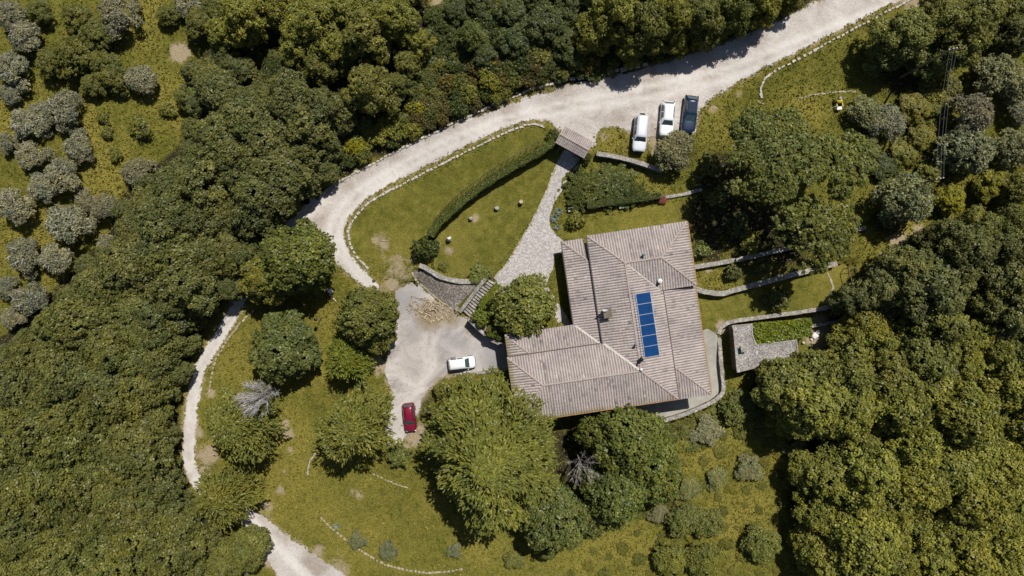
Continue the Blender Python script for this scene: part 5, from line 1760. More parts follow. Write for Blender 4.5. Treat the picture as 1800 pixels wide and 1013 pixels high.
# --- right side
for (k, x, y, r, c, lb, hs) in (
    ('loose', 1590, 62, 52, (0.161, 0.178, 0.060), "spiky-leaved tree casting a deep shadow on the upper right grass", 1.0), ('loose', 1560, 95, 34, (0.148, 0.165, 0.055), "lower left arm of the spiky-leaved tree group at the upper right", .9),
    ('loose', 1690, 55, 58, OAKM, "large mid-green tree at the top of the overhead wires", 1.0), ('loose', 1650, 20, 40, OAKM, "tree at the top edge left of the overhead wires", .9), ('loose', 1640, 105, 36, (0.156, 0.173, 0.050), "tree standing just left of the upper wire pole", .9),
    ('loose', 1735, 20, 40, OAKM, "mid-green tree at the top edge right of the wires", .9), ('loose', 1790, 60, 40, OAKD, "dark tree in the top right corner", 1.0), ('loose', 1780, 10, 40, OAKM, "tree filling the very top right corner", .9),
    ('grey', 1755, 125, 38, GRY, "grey-green tree right of the wires, uppermost of the pale ones", .9), ('grey', 1790, 150, 30, GRY, "grey-green tree at the right edge beside the uppermost pale one", .9),
    ('olive2', 1712, 200, 42, (0.201, 0.193, 0.128), "silver-grey olive close right of the overhead wires", 1.2), ('grey', 1705, 262, 46, GRY, "grey-green rounded tree below the silver-grey olive near the wires", .9), ('grey', 1790, 258, 38, GRY, "grey-green tree at the right edge level with the lower wires", .9),
    ('olive2', 1795, 195, 28, OLV, "small silvery tree cut by the right edge", 1.0), ('olive2', 1562, 215, 34, OLV, "grey olive right of the yellow machine", 1.0), ('grey', 1525, 195, 30, (0.165, 0.178, 0.083), "dull green bush-like tree just right of the yellow machine", .7),
    ('grey', 1598, 352, 50, (0.194, 0.204, 0.095), "grey-green tree just below the foot of the overhead wires", 1.0), ('loose', 1675, 350, 28, YEL, "yellow-green tree right of the lower wire pole", .7), ('loose', 1745, 325, 30, (0.198, 0.189, 0.024), "yellowish tree right of the yellow-green one near the wires", .7),
    ('loose', 1790, 330, 34, OAKM, "green tree at the right edge above the big wood", .9), ('loose', 1640, 300, 24, (0.165, 0.165, 0.033), "low yellow-green bush at the foot of the lower wire pole", .6),
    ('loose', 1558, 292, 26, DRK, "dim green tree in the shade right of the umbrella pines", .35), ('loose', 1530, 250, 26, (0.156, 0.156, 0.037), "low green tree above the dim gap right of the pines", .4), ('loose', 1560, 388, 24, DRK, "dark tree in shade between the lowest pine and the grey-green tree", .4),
    ('loose', 1610, 190, 30, (0.165, 0.156, 0.033), "mixed yellowish bush left of the wires", .5), ('loose', 1620, 240, 26, (0.182, 0.165, 0.033), "yellowish bush left of the wires' lower half", .5), ('loose', 1590, 270, 24, (0.165, 0.161, 0.037), "small yellowish bush between the dim trees and the wires", .5)):
    tree(k, x, y, r, c, lb, hs=hs)
for (x, y) in poisson([(1600, 150), (1680, 150), (1680, 340), (1560, 330), (1570, 250)], 24):
    tree('wild', x, y, random.uniform(12, 20), random.choice([OAKY, OAKM, (.12, .11, .02)]), "untidy low bush in the rough ground under the overhead wires", "bush", "bushes under the wires", hs=.7)
tree('olive2', 1186, 262, 38, (0.194, 0.192, 0.102), "small grey olive overhanging the parked cars' bonnets", "olive tree", hs=.95, var=1)
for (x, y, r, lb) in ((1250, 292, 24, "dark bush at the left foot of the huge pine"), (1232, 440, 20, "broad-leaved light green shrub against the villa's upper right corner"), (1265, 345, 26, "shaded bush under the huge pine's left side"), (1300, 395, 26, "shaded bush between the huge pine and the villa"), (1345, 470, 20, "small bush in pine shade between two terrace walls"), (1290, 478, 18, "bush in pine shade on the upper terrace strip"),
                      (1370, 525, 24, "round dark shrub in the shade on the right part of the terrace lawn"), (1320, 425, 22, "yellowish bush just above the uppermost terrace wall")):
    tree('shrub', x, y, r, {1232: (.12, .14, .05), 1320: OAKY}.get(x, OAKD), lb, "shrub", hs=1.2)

# --- meadow bushes
for (k, x, y, r, c, lb) in (('olive2', 1242, 758, 29, (0.232, 0.232, 0.128), "pale silvery bush alone below the villa's bottom right corner"), ('olive2', 1402, 792, 22, (0.183, 0.181, 0.104), "pale silvery bush at the left edge of the lower right wood"),
                            ('olive2', 1318, 826, 26, (0.206, 0.211, 0.102), "grey-green bush on the meadow, rightmost of three in a slanting row"), ('olive2', 1262, 842, 25, (0.194, 0.198, 0.099), "grey-green bush on the meadow, middle of three in a slanting row"), ('olive2', 1212, 862, 24, (0.194, 0.198, 0.099), "grey-green bush on the meadow, leftmost of three in a slanting row"),
                            ('grey', 1205, 915, 36, (0.140, 0.148, 0.050), "sprawling dark green bush on the meadow below the slanting row"), ('grey', 1245, 920, 30, (0.132, 0.148, 0.050), "green bush right of the sprawling one on the meadow"), ('olive2', 1160, 905, 20, (0.183, 0.171, 0.098), "pale tip of a bush at the meadow's left margin"),
                            ('grey', 1300, 715, 34, (0.140, 0.151, 0.050), "low green thicket below the terrace parapet corner"), ('grey', 1340, 960, 40, (0.128, 0.145, 0.046), "green bush at the bottom of the meadow near the lower right wood"), ('grey', 1180, 985, 36, (0.132, 0.145, 0.037), "leafy bush at the bottom edge below the meadow"), ('grey', 1235, 985, 34, (0.132, 0.145, 0.037), "second leafy bush along the bottom edge of the meadow, further right"),
                            ('olive2', 628, 950, 19, (0.140, 0.156, 0.090), "round grey bush on the curved stone edging, left one"), ('olive2', 681, 968, 19, (0.140, 0.156, 0.090), "round grey bush on the curved stone edging, right one"),
                            ('olive2', 800, 968, 16, (0.165, 0.173, 0.099), "greyish low bush at the tip of the cedar's shadow"), ('olive2', 905, 985, 20, (0.140, 0.148, 0.050), "dark low bush at the lower right of the cedar's shadow")):
    if c[0] < .2: c = (c[0] * .7 + .05, c[1] * .7 + .052, c[2] * .7 + .014); r *= random.uniform(.85, 1.0)
    tree(k, x, y, r, c, lb, "bush", hs=.55, name="meadow_bush")
for (x, y) in poisson([(1150, 740), (1200, 745), (1215, 735), (1290, 700), (1340, 690), (1330, 740), (1280, 740), (1210, 790), (1180, 800)], 19):
    tree('wild', x, y, random.uniform(12, 18), random.choice([OAKM, OAKY, OAKM]), "low leafy growth on the bank under the terrace parapet", "bush", "low growth below the terrace parapet", hs=.45)

for (x, y) in poisson([(1130, 880), (1210, 790), (1330, 740), (1400, 800), (1400, 1010), (1000, 1010), (1040, 960), (1110, 950)], 26):
    tree('wild', x, y, random.uniform(7, 15), random.choice([(.13, .125, .025), (.11, .115, .026), (.15, .14, .03)]), "low clump of tall grass and weeds on the lower meadow", "weed clump", "weed clumps of the lower meadow", name="weed_clump", hs=random.uniform(.2, .35))

# --- garden plants near the gate and stairs
tree('shrub', 746, 437, 25, DRK, "dense dark ball-shaped shrub at the lower end of the curved hedge", "shrub", hs=1.35, var=0)
tree('shrub', 1012, 388, 18, (0.123, 0.123, 0.029), "round clipped shrub beside the path's right edge", "shrub", hs=1.0, var=1)
tree('shrub', 972, 238, 13, DRK, "small dark shrub touching the left side of the gateway", "shrub", hs=1.1)
tree('shrub', 1032, 278, 11, DRK, "small dark shrub on the right side of the gateway", "shrub", hs=1.2)
tree('shrub', 840, 482, 22, (0.102, 0.122, 0.029), "low dark bush on the inner lawn above the curved coping wall", "shrub", hs=.35)
tree('shrub', 778, 468, 10, (0.102, 0.116, 0.027), "little bush near the ball-shaped shrub above the stone bank", "shrub", hs=.5)
tree('shrub', 848, 560, 19, (0.140, 0.173, 0.033), "bright leafy shrub right beside the bottom of the stairs", "shrub", hs=1.2, var=2)
tree('shrub', 868, 583, 17, (0.099, 0.123, 0.029), "darker leafy shrub between the stairs shrub and the villa", "shrub", hs=1.2, var=3)
tree('shrub', 985, 576, 9, (0.148, 0.165, 0.033), "small green plant squeezed between the bushy tree and the villa eave", "shrub", hs=.7)
tree('shrub', 1165, 352, 9, (0.268, 0.085, 0.073), "reddish flowering shrub at the right tip of the juniper bed", "shrub", hs=.9)

# spreading juniper bed: long arms of foliage lying over the bed
VAR['juniper'] = [v_conifer(4.2, 1.5, 4, lay_n=16, zlo=.25, droop=.05, seglen=.32, leafw=.12)]; KIND['juniper'] = (4.2, ("stem", "foliage"))
for (x, y, r, lb) in ((1074, 326, 46, "spreading juniper with feathery arms, the biggest in the bed below the gateway wall"), (1022, 322, 31, "juniper next to the path at the left of the bed"), (1118, 340, 25, "juniper near the right tip of the bed"), (1015, 353, 22, "low juniper at the bottom left corner of the bed by the path")):
    tree('juniper', x, y, r, (.080, .096, .030), lb, "juniper", name="spreading_juniper", hs=1.0 * (52 / r) * .8)


# bare trees
VAR['bare1'] = [v_bare(2.9, 3.6, 42, 14, 'twig', .05)]; KIND['bare1'] = (2.9, ("trunk", "twigs"))
tree('bare1', 452, 702, 38, (1, 1, 1), "bleached leafless bush standing behind the tufted conifer by the track", "bare bush", name="bare_bush", hs=3.2)
VAR['bare2'] = [v_bare(3.6, 9.5, 22, 6, 'palebark', .055)]; KIND['bare2'] = (3.6, ("trunk", "twigs"))
tree('bare2', 1022, 818, 36, (1, 1, 1), "dead white tree with radiating branches between the cedar and the leafy trees", "dead tree", name="dead_tree", hs=2.1)
VAR['bare3'] = [v_bare(2.8, 2.2, 12, 5, 'palebark', .055)]; KIND['bare3'] = (2.8, ("trunk", "twigs"))
tree('bare3', 420, 985, 32, (1, 1, 1), "dry leafless branches sprawling beside the lower white track", "dead tree", name="dead_branches", hs=.8)
tree('bare3', 915, 128, 20, (1, 1, 1), "grey dead scrub bush at the roadside below the shaded gap", "dead bush", name="dead_bush", hs=.8)
VAR['bare4'] = [v_bare(3.4, 9.0, 9, 5, 'palebark', .06)]; KIND['bare4'] = (3.4, ("trunk", "twigs"))
tree('bare4', 1096, 52, 36, (1, 1, 1), "pale bare branches reaching down through the trees above the road", "dead tree", name="bare_branches")
tree('bare4', 1255, 25, 28, (1, 1, 1), "bare forked branches among the trees at the top right of the road", "dead tree", name="bare_branches")


# clipped hedges
def hedge(px, w, h, color, label, leaf=.06):
    pts = [tuple(p) for p in smooth_line(px, 6)]
    W = np.array(resample([P(a, b, float(ground_px(np.array([a]), np.array([b]))[0]) + h) for a, b in pts], .25))
    C, N, T = [], [], []
    n0 = W[0]; z0 = gz(*n0)
    for i in range(len(W)):
        d = W[min(i + 1, len(W) - 1)] - W[max(i - 1, 0)]; d /= np.linalg.norm(d); s = np.array([-d[1], d[0]])
        z = gz(*W[i])
        k = int(150 * (w + 2 * h))
        a = rng.uniform(-.5, .5, k)
        u = rng.uniform(0, w + 2 * h, k)
        wob = .05 * math.sin(i * .7) + rng.normal(0, .045, k)
        side = np.where(u < h, -1, np.where(u > h + w, 1, 0))
        lat = np.where(side == 0, u - h - w / 2, side * (w / 2 + wob)); zz = np.where(side == -1, u, np.where(side == 1, u - h - w, h + wob))
        c = np.column_stack([W[i][0] + d[0] * a * .26 + s[0] * lat, W[i][1] + d[1] * a * .26 + s[1] * lat, z + zz])
        nn = np.column_stack([s[0] * side, s[1] * side, (side == 0) * 1.0]) + rng.normal(0, .6, (k, 3))
        C.append(c); N.append(nn); T.append(np.clip(rng.normal(.5, .2, k), 0, 1))
    C = np.concatenate(C) - np.array([n0[0], n0[1], z0]); N = np.concatenate(N); T = np.concatenate(T)
    V, F, T = leaf_quads(C, N, np.full(len(C), leaf), T, 1.3)
    root = empty("clipped_hedge", (n0[0], n0[1], z0))
    f = link(bpy.data.objects.new("foliage", np_mesh("foliage", V, F, M['leaf'], T)), root); f.color = (*color, 1)
    # dark twiggy core
    bm = bmesh.new(); rings = []
    for i in range(0, len(W), 2):
        d = W[min(i + 1, len(W) - 1)] - W[max(i - 1, 0)]; d /= np.linalg.norm(d); s = np.array([-d[1], d[0]]); z = gz(*W[i])
        rings.append([bm.verts.new((W[i][0] + s[0] * q * w * .42 - n0[0], W[i][1] + s[1] * q * w * .42 - n0[1], z + t * h - z0)) for q, t in ((-1, -.2), (1, -.2), (1, .88), (-1, .88))])
    for a, b in zip(rings[:-1], rings[1:]):
        for k in range(4): bm.faces.new((a[k], a[(k + 1) % 4], b[(k + 1) % 4], b[k]))
    bm.faces.new(rings[0]); bm.faces.new(rings[-1][::-1])
    bm_obj("stems", bm, M['bark'], root)
    return tag(root, label, "hedge")


hedge([(757, 413), (768, 396), (790, 374), (822, 346), (860, 318), (900, 294), (940, 271), (974, 250)], .9, 1.9, (0.105, 0.122, 0.028), "long curved clipped hedge sweeping across the lawns up to the gateway")
hedge([(876, 502), (862, 518), (848, 533)], .8, .9, (0.159, 0.183, 0.020), "bright green clipped hedge along the right side of the stairs")
hedge([(846, 534), (858, 544), (872, 552)], .8, .9, (0.146, 0.171, 0.020), "short arm of bright hedge turning away from the stairs")
hedge([(1034, 362), (1080, 355), (1120, 350), (1160, 344)], .7, 1.2, (0.085, 0.100, 0.026), "straight low hedge along the lower edge of the juniper bed")


# vine pergola by the hut
def build_pergola():
    zt = -1.0
    q = [Vector((*P(a, b, zt), zt)) for a, b in ((1324, 570), (1424, 562), (1424, 590), (1330, 604))]
    zb = -3.4
    root = empty("vine_pergola", (q[0].x, q[0].y, zb)); org = root.location.copy()
    for f in (0, .5, 1):
        for (a, b) in ((q[0], q[1]), (q[3], q[2])):
            p = a.lerp(b, f) - org; bm = bmesh.new(); box(bm, (p.x, p.y, 1.15), (.12, .12, 2.3)); bm_obj("post", bm, M['wood'], root)
    bm = bmesh.new()
    for i in range(9):
        a = q[0].lerp(q[1], i / 8) - org; b = q[3].lerp(q[2], i / 8) - org
        tube(bm, [a, b], .04, 5)
    bm_obj("beams", bm, M['wood'], root)
    n = 5200
    s, t = rng.uniform(-.02, 1.02, n), rng.uniform(-.05, 1.05, n)
    A = np.array([v - org for v in q])
    C = (A[0] * (1 - s)[:, None] + A[1] * s[:, None]) * (1 - t)[:, None] + (A[3] * (1 - s)[:, None] + A[2] * s[:, None]) * t[:, None]
    C[:, 2] += .12 + .16 * np.sin(s * 23) * np.sin(t * 9 + 2) + rng.normal(0, .13, n)
    keep = (np.sin(s * 31 + 1.7) * np.sin(t * 14 + .4) + rng.normal(0, .4, n)) > -.95
    C = C[keep]; n = len(C)
    V, F, T = leaf_quads(C, rng.normal(0, .55, (n, 3)) + np.array([0, 0, 1.0]), np.full(n, .13), np.clip(rng.normal(.55, .2, n), 0, 1), 1.1)
    f = link(bpy.data.objects.new("vine", np_mesh("vine", V, F, M['leaf'], T)), root); f.color = (.135, .165, .018, 1)
    tag(root, "pergola roof overgrown with bright green vine beside the stone hut", "pergola")


build_pergola()

# ------------------------------------------------------------------ agaves
def agave(px, py, R, n, label, col=(.20, .24, .19)):
    x, y, z = G(px, py)
    bm = bmesh.new()
    for i in range(n):
        ph = i * 2.39996; L = R * random.uniform(.7, 1.05); el = .25 + .9 * i / n
        d = Vector((math.cos(ph) * math.cos(el), math.sin(ph) * math.cos(el), math.sin(el))); s = Vector((-math.sin(ph), math.cos(ph), 0))
        w = R * .13; p0 = Vector((0, 0, .08)); p1 = p0 + d * L * .45; p2 = p0 + d * L + Vector((0, 0, -L * .1))
        a = [bm.verts.new(p0 + s * w * .7), bm.verts.new(p0 - s * w * .7), bm.verts.new(p1 + s * w), bm.verts.new(p1 - s * w), bm.verts.new(p2), bm.verts.new(p1 - Vector((0, 0, w * .5))), bm.verts.new(p0 - Vector((0, 0, .08)))]
        bm.faces.new((a[0], a[2], a[5], a[6])); bm.faces.new((a[6], a[5], a[3], a[1])); bm.faces.new((a[2], a[4], a[5])); bm.faces.new((a[5], a[4], a[3]))
    m = M.setdefault('agave', simple("agave_leaf", col, .6, var=.2))
    return tag(bm_obj("agave", bm, m, None, False, (x, y, z)), label, "agave")


agave(982, 372, .75, 26, "blue-grey agave on the right edge of the path, uppermost"); agave(974, 384, .85, 28, "blue-grey agave on the path's right edge, middle of three"); agave(980, 400, .6, 22, "paler agave on the path's right edge, lowest of three")
agave(593, 924, .7, 16, "lone pale agave on the lower lawn inside the curved edging", (.34, .36, .33))
agave(838, 494, .45, 14, "small pale spiky plant near the top of the stairs")


# ------------------------------------------------------------------ garden stones and stumps
def rock(px, py, r, h, label, name="garden_stone", mat='rock', cat="stone", lean=0.0):
    x, y, z = G(px, py)
    bm = bmesh.new(); bmesh.ops.create_icosphere(bm, subdivisions=3, radius=1)
    for v in bm.verts:
        n = 1 + .14 * math.sin(v.co.x * 4 + r * 9) * math.cos(v.co.y * 3.1 + h) + random.uniform(-.04, .04)
        v.co = Vector((v.co.x * r * n, v.co.y * r * .85 * n, (v.co.z * .5 + .42) * h * n))
        v.co.x += lean * v.co.z; v.co.y += lean * .6 * v.co.z
    return tag(bm_obj(name, bm, M[mat], None, True, (x, y, z)), label, cat)


rock(788, 422, .34, 1.3, "tall pale upright stone on the inner lawn near the ball-shaped shrub", "standing_stone", 'rubble', "standing stone", .22)
rock(827.5, 385, .30, .7, "grey stone on a bare patch in the middle of the inner lawn")
rock(873, 367, .34, .75, "darker rounded stone on the inner lawn, second from the path")
rock(790, 545, .12, .1, "small stone lying at the foot of the stone bank")
rock(657, 494, .22, .3, "dark clod at the inner edge where the road meets the courtyard", "earth_clod", 'bark', "stone")
rock(581, 512, .38, .55, "white boulder at the end of a fallen log left of the road", "white_boulder", 'rubble')
rock(575, 509, .2, .3, "smaller white stone beside the boulder left of the road", "white_boulder", 'rubble')
rock(1430, 590, .5, .6, "largest white rubble lump on bare earth near the hut", "rubble_lump", 'rubble', "rubble"); rock(1437, 584, .35, .5, "white rubble lump touching the largest one, upper right of it", "rubble_lump", 'rubble', "rubble"); rock(1426, 597, .22, .3, "small white rubble lump just below the largest one", "rubble_lump", 'rubble', "rubble")
rock(1408, 592, .32, .6, "white rubble lump at the vine pergola's right corner", "rubble_lump", 'rubble', "rubble"); rock(1411, 603, .2, .5, "narrow white rubble piece below the pergola's right corner", "rubble_lump", 'rubble', "rubble")


def stump(px, py, r, h, label):
    x, y, z = G(px, py)
    root = empty("tree_stump", (x, y, z))
    bm = bmesh.new(); tube(bm, [(0, 0, -.1), (0, 0, .1), (0, 0, h)], [r * 1.2, r * 1.02, r], 14); bm_obj("bark", bm, M['bark'], root, False)
    bm = bmesh.new(); tube(bm, [(0, 0, h - .01), (0, 0, h + .03)], r * .93, 14); bm_obj("cut_face", bm, M['log'], root)
    tag(root, label, "stump")


stump(916, 356, .27, .75, "cut tree stump on the inner lawn closest to the path")


def fallen_log(px0, py0, px1, py1, r, label, mat='log'):
    a = Vector(G(px0, py0)); b = Vector(G(px1, py1)); bm = bmesh.new()
    d = b - a; up = Vector((0, 0, r))
    tube(bm, [up, d * .35 + up * 1.1, d * .7 + up * .95, d + up], [r * 1.1, r, r * .9, r * .75], 10)
    tag(bm_obj("fallen_log", bm, M[mat], None, True, a), label, "log")


fallen_log(579, 517, 592, 531, .13, "pale fallen log by the white boulder on the lawn left of the road")
fallen_log(1312, 46, 1319, 51, .09, "thin grey branch lying at the road edge under the top right trees", 'twig')
fallen_log(668, 424, 683, 424, .05, "pale stick lying on the bare patch of the teardrop lawn")
fallen_log(1220, 326, 1233, 324, .05, "pale pole lying in the grass left of the huge pine", 'palebark')
fallen_log(1215, 308, 1232, 313, .04, "thin pale pole near the small olive's lower right", 'palebark')


# ------------------------------------------------------------------ firewood heap
M['logdark'] = simple('greyed_firewood', (.30, .24, .165), .9, var=.5, scale=4)


def firewood():
    meshes = []
    for i in range(5):
        bm = bmesh.new(); L = random.uniform(.42, .62); r = random.uniform(.065, .10)
        n = 7 if i < 3 else 4
        tube(bm, [(-L / 2, 0, 0), (0, .01, .008), (L / 2, 0, 0)], [r, r * 1.05, r * .95], n)
        me = bpy.data.meshes.new("firewood_log"); bmesh.ops.recalc_face_normals(bm, faces=bm.faces); bm.to_mesh(me); bm.free(); me.materials.append(M['log'] if i % 2 else M['logdark']); meshes.append(me)
    cx, cy, cz = G(756, 545)
    k = 0
    while k < 190:
        a = random.uniform(0, 6.283); q = math.sqrt(random.random())
        w_ = q * (1 + .22 * math.sin(2 * a + 1) + .14 * math.sin(5 * a)); px, py = 755 + 34 * w_ * math.cos(a), 545 + 24 * w_ * math.sin(a) + 4 * w_ * math.cos(a)
        x, y, z = G(px, py)
        o = bpy.data.objects.new("firewood_log", meshes[k % 5])
        lift = .06 + random.random() ** 1.3 * .35 * (1 - q) ** .8
        o.location = (x, y, z + lift); o.rotation_euler = (random.uniform(-3, 3), random.gauss(0, .25), random.uniform(0, 6.28))
        o.scale = (random.uniform(.6, 1.25), random.uniform(.6, 1.1), random.uniform(.6, 1.1))
        COL.objects.link(o); tag(o, "pale split log in the loose firewood heap beside the courtyard", "firewood", "firewood logs heaped by the courtyard"); k += 1


firewood()

# ------------------------------------------------------------------ wire fence along the hedge
def wire_fence():
    pts = resample([tuple(p) for p in smooth_line([(957, 246), (915, 270), (870, 298), (822, 332), (790, 360), (772, 380), (761, 398), (762, 430), (763, 470)], 4)], 26)
    W = []
    for a, b in pts:
        x, y, z = G(a, b); W.append(Vector((x, y, z)))
    root = empty("wire_fence", W[0])
    bm = bmesh.new()
    for w in W: tube(bm, [w - W[0] - Vector((0, 0, .3)), w - W[0] + Vector((0, 0, 1.25))], .03, 6)
    for i, w in enumerate(W):
        pass
    bm.free()
    for w in W:
        bm = bmesh.new(); tube(bm, [w - W[0] - Vector((0, 0, .3)), w - W[0] + Vector((0, 0, 1.25))], .03, 6); bm_obj("post", bm, M['iron'], root)
    bm = bmesh.new()
    for hgt, r in ((.25, .009), (.6, .009), (.95, .009), (1.22, .026)):
        for a, b in zip(W[:-1], W[1:]): tube(bm, [a - W[0] + Vector((0, 0, hgt)), b - W[0] + Vector((0, 0, hgt))], r, 4, False)
    bm_obj("wire", bm, M['iron'], root)
    tag(root, "thin dark post-and-wire fence following the outer side of the curved hedge", "fence")


wire_fence()


# ------------------------------------------------------------------ lamp, pots, bench, machine, frames
def garden_lamp():
    x, y, z = G(565, 560); root = empty("garden_lamp", (x, y, z))
    bm = bmesh.new(); tube(bm, [(0, 0, -.1), (0, 0, 2.6)], .05, 8); bm_obj("pole", bm, M['wood'], root)
    bm = bmesh.new(); tube(bm, [(0, 0, 2.55), (0, 0, 2.62), (0, 0, 2.9), (0, 0, 2.98)], [.06, .22, .22, .05], 10); bm_obj("lamp_head", bm, M['iron'], root, False)
    tag(root, "slim garden lamp post with a dark head on the lawn by the courtyard trees", "lamp post")


garden_lamp()
for (a, b, z, lb) in ((862, 486, -.1, "dark flower pot at the top of the stairs"), (841, 506, -.75, "dark flower pot part way down the stair parapet")):
    x, y = P(a, b, z); root = empty("flower_pot", (x, y, z - .05))
    bm = bmesh.new(); tube(bm, [(0, 0, 0), (0, 0, .3), (0, 0, .36)], [.12, .18, .2], 12); bm_obj("pot", bm, M['iron'], root)
    bm = bmesh.new(); tube(bm, [(0, 0, .36), (0, 0, .39)], .15, 10); bm_obj("soil", bm, M['bark'], root); tag(root, lb, "flower pot")


def bench(px, py, rz, L, mat, label):
    x, y, z = G(px, py); root = empty("garden_bench", (x, y, z), rz)
    bm = bmesh.new(); box(bm, (0, 0, .45), (L, .42, .06)); bm_obj("seat", bm, M[mat], root)
    bm = bmesh.new(); box(bm, (0, .24, .75), (L, .05, .4)); bm_obj("backrest", bm, M[mat], root)
    for s in (-1, 1):
        bm = bmesh.new(); box(bm, (s * L * .42, .03, .21), (.08, .4, .43)); bm_obj("leg", bm, M['whiteplastic'], root)
    tag(root, label, "bench")


bench(1094, 364, .12, .95, 'mint', "pale mint-green garden bench at the lower edge of the juniper bed")
bench(1003, 370, .15, .75, 'coping', "small pale stone bench near the agaves by the path")


def machine():
    x, y, z = G(1471, 183); root = empty("garden_machine", (x, y, z), .15)
    bm = bmesh.new(); box(bm, (.1, .15, .62), (.78, .5, .42), 0, .85); bmesh.ops.bevel(bm, geom=bm.edges[:], offset=.06, segments=2, affect='EDGES'); bm_obj("hood", bm, M['yellow'], root, True)
    for s in (-1, 1):
        bm = bmesh.new(); box(bm, (.1 + s * .36, -.28, .5), (.13, .55, .14)); bm_obj("fork_arm", bm, M['yellow'], root)
        for yy in (.3, -.25):
            bm = bmesh.new(); cyl(bm, (.1 + s * .48, yy, .26), .26, .16, 16, 'X'); w = bm_obj("wheel", bm, M['rubber'], root)
            bm = bmesh.new(); cyl(bm, (.1 + s * .57, yy, .26), .14, .03, 12, 'X'); bm_obj("rim", bm, M['yellow'], w)
    bm = bmesh.new(); tube(bm, [(.12, .45, .5), (.12, .5, .95), (.12, .5, 1.02)], [.2, .2, .12], 12); bm_obj("engine_cowl", bm, M['rock'], root, False)
    bm = bmesh.new(); box(bm, (-.02, -.68, .42), (.5, .32, .3), 0, 1.25); bm_obj("bucket", bm, M['whiteplastic'], root)
    bm = bmesh.new(); tube(bm, [(-.3, -.35, .8), (-.8, -.5, .9), (-1.25, -.62, .75)], .03, 6); tube(bm, [(.45, .35, .85), (.9, .48, .95)], .03, 6); bm_obj("handle", bm, M['palebark'], root)
    tag(root, "small yellow garden machine with a white bucket on rough upper right grass", "garden machine")


machine()


def frame(label, pts, z0, z1, name, cat, mat='wood', r=.045, rungs=0):
    """open timber frame standing on posts"""
    W = [Vector((*P(a, b, z1), z1)) for a, b in pts]
    root = empty(name, (W[0].x, W[0].y, z0)); o = root.location.copy()
    for w in W:
        bm = bmesh.new(); tube(bm, [Vector((w.x - o.x, w.y - o.y, -.2)), Vector((w.x - o.x, w.y - o.y, z1 - z0))], r, 6); bm_obj("post", bm, M[mat], root)
    bm = bmesh.new()
    for a, b in zip(W, W[1:] + W[:1]): tube(bm, [a - o, b - o], r * .9, 6)
    for i in range(rungs):
        t = (i + 1) / (rungs + 1); tube(bm, [W[0].lerp(W[3], t) - o, W[1].lerp(W[2], t) - o], r * .7, 5)
    bm_obj("rails", bm, M[mat], root)
    tag(root, label, cat)


frame("open brown timber frame at the right end of the terrace lawn", [(1492, 472), (1507, 470), (1515, 500), (1500, 504)], -1.9, -.4, "timber_frame", "timber frame")
frame("low dark bench frame against the trees at the terrace lawn's right end", [(1490, 500), (1497, 498), (1500, 520), (1492, 522)], -1.9, -1.2, "bench_frame", "bench frame", 'wood', .05, 4)


def rail_ladder():
    a = Vector((*P(1483, 536, -1.5), -1.5)); b = Vector((*P(1462, 556, -3.1), -3.1))
    root = empty("metal_ladder", b); d = a - b; s = Vector((-d.y, d.x, 0)).normalized() * .3
    for k in (-1, 1):
        bm = bmesh.new(); tube(bm, [s * k, s * k + d], .035, 6); bm_obj("stringer", bm, M['alu'], root)
    for i in range(8):
        bm = bmesh.new(); tube(bm, [-s + d * (i + .5) / 8, s + d * (i + .5) / 8], .022, 5); bm_obj("rung", bm, M['alu'], root)
    tag(root, "leaning metal ladder between two terrace levels right of the hut", "ladder")


rail_ladder()


# ------------------------------------------------------------------ overhead line
def pole(px, py, h, label):
    zg = -.3
    for _ in range(3):
        x, y = P(px, py, zg + h); zg = gz(x, y)
    root = empty("utility_pole", (x, y, zg))
    bm = bmesh.new(); tube(bm, [(0, 0, -.5), (0, 0, h)], [.15, .1], 10); bm_obj("pole", bm, M['wood'], root)
    bm = bmesh.new(); box(bm, (0, 0, h - .15), (1.0, .1, .1), .2); bm_obj("crossarm", bm, M['iron'], root)
    tops = []
    for s in (-.42, 0, .42):
        bm = bmesh.new(); c = Vector((s * math.cos(.2), s * math.sin(.2), h + (.02 if s else .12)))
        tube(bm, [c - Vector((0, 0, .12)), c, c + Vector((0, 0, .1))], [.06, .09, .05], 8); bm_obj("insulator", bm, M['whiteplastic'], root)
        tops.append(Vector((x, y, zg)) + c + Vector((0, 0, .08)))
    tag(root, label, "utility pole")
    return tops


ta = pole(1652, 314, 8.5, "wooden utility pole with white insulators at the lower end of the overhead wires")
tb = pole(1675, 86, 10.5, "wooden utility pole among the trees at the upper end of the overhead wires")
for i, (a, b) in enumerate(zip(ta, tb)):
    bm = bmesh.new(); pts = []
    for k in range(15):
        t = k / 14; p = a.lerp(b, t) - a; p.z -= .55 * 4 * t * (1 - t); pts.append(p)
    tube(bm, pts, .009, 5, False)
    tag(bm_obj("overhead_wire", bm, M['alu'], None, False, a), ["left", "middle", "right"][i] + " one of the three overhead wires strung between the two utility poles", "wire")


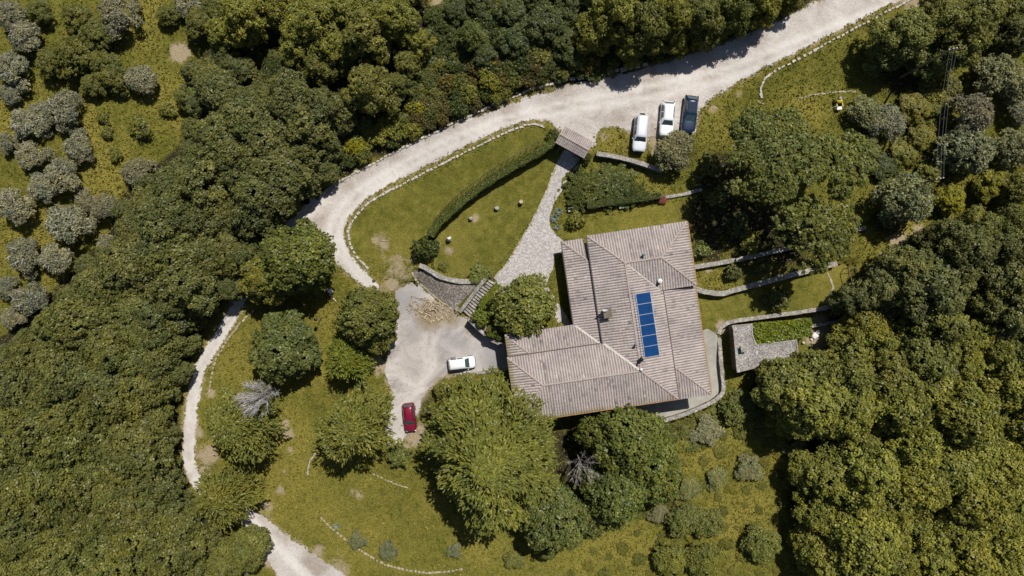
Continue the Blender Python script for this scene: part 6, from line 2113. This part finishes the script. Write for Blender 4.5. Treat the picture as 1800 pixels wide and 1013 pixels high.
# ------------------------------------------------------------------ rough grass tufts on the open ground
def grass():
    n = 150000
    X = rng.uniform(-70, 70, n); Y = rng.uniform(-40, 40, n); Z = ground(X, Y)
    k = PXM * CAMH / (CAMH - Z); px = 900 + X * k; py = 506.5 - Y * k
    bad = inpoly(px, py, FOREST_L) | inpoly(px, py, FOREST_R) | inpoly(px, py, FOREST_T)
    for poly, mg in ((ROAD, 5), (TRACK, 3), (COURT, 2), (PATH, 2), (PAVE, 4), (BANK, 2), (STAIR, 3)):
        bad |= inpoly(px, py, poly) & (dist_poly(px, py, poly, True) > mg)
    hs = [uv_of(1033, 418, 3.6)]
    HPOLY = [(990, 426), (1207, 392), (1248, 694), (930, 735), (895, 640), (900, 592), (1007, 572)]
    bad |= inpoly(px, py, HPOLY)
    d = splat(px, py, DRY); s = splat(px, py, SOIL)
    bad |= rng.random(n) < s * 2.2
    lawn = inpoly(px, py, [(620, 440), (612, 400), (660, 355), (930, 225), (985, 250), (970, 330), (860, 490), (740, 465), (690, 470)]) | inpoly(px, py, [(975, 400), (1210, 350), (1210, 400), (1000, 420)]) | inpoly(px, py, T2)
    bad |= lawn & (rng.random(n) < .45)
    ok = ~bad
    X, Y, Z, d, lawn = X[ok], Y[ok], Z[ok], d[ok], lawn[ok]
    m_ = len(X); kk = 3
    C = np.repeat(np.column_stack([X, Y, Z]), kk, 0)
    hgt = np.repeat(np.where(lawn, .05, .13) * (1 + d * .6) * rng.uniform(.6, 1.5, m_), kk)
    C[:, :2] += rng.normal(0, .07, (m_ * kk, 2)); C[:, 2] += hgt * .5
    D = np.column_stack([rng.normal(0, .55, (m_ * kk, 2)), np.ones(m_ * kk)])
    N = rng.normal(0, 1, (m_ * kk, 3)); N[:, 2] = np.abs(N[:, 2]) * .8
    base = np.clip(rng.normal(.45, .17, m_) , 0, .9)
    V, F, T = leaf_quads(C, N, hgt * .42, np.repeat(base, kk), 1.5, D, .1)
    me = np_mesh("grass", V, F, None, T)
    a = me.attributes.new("dry", 'FLOAT', 'FACE'); a.data.foreach_set("value", np.repeat(np.clip(d + rng.normal(0, .18, m_), 0, 1), kk).astype(np.float32))
    m = MB("grass_blades")
    t = m.attr("tint"); dr = m.attr("dry")
    g = m.ramp(t, [(0, (.066, .072, .011)), (.5, (.142, .138, .025)), (1, (.26, .23, .05))])
    y = m.ramp(t, [(0, (.10, .09, .015)), (.5, (.23, .195, .04)), (1, (.40, .33, .11))])
    m.b.inputs["Specular IOR Level"].default_value = .05
    dr = m.math('ADD', dr, m.math('MULTIPLY', m.math('SUBTRACT', m.noise(.3, 4, .65), .5), 1.5), True)
    m.color(m.mix(dr, g, y), 1); me.materials.append(m.m)
    tag(link(bpy.data.objects.new("grass", me)), "short rough grass growing over the open ground", "grass", None, "stuff")


grass()
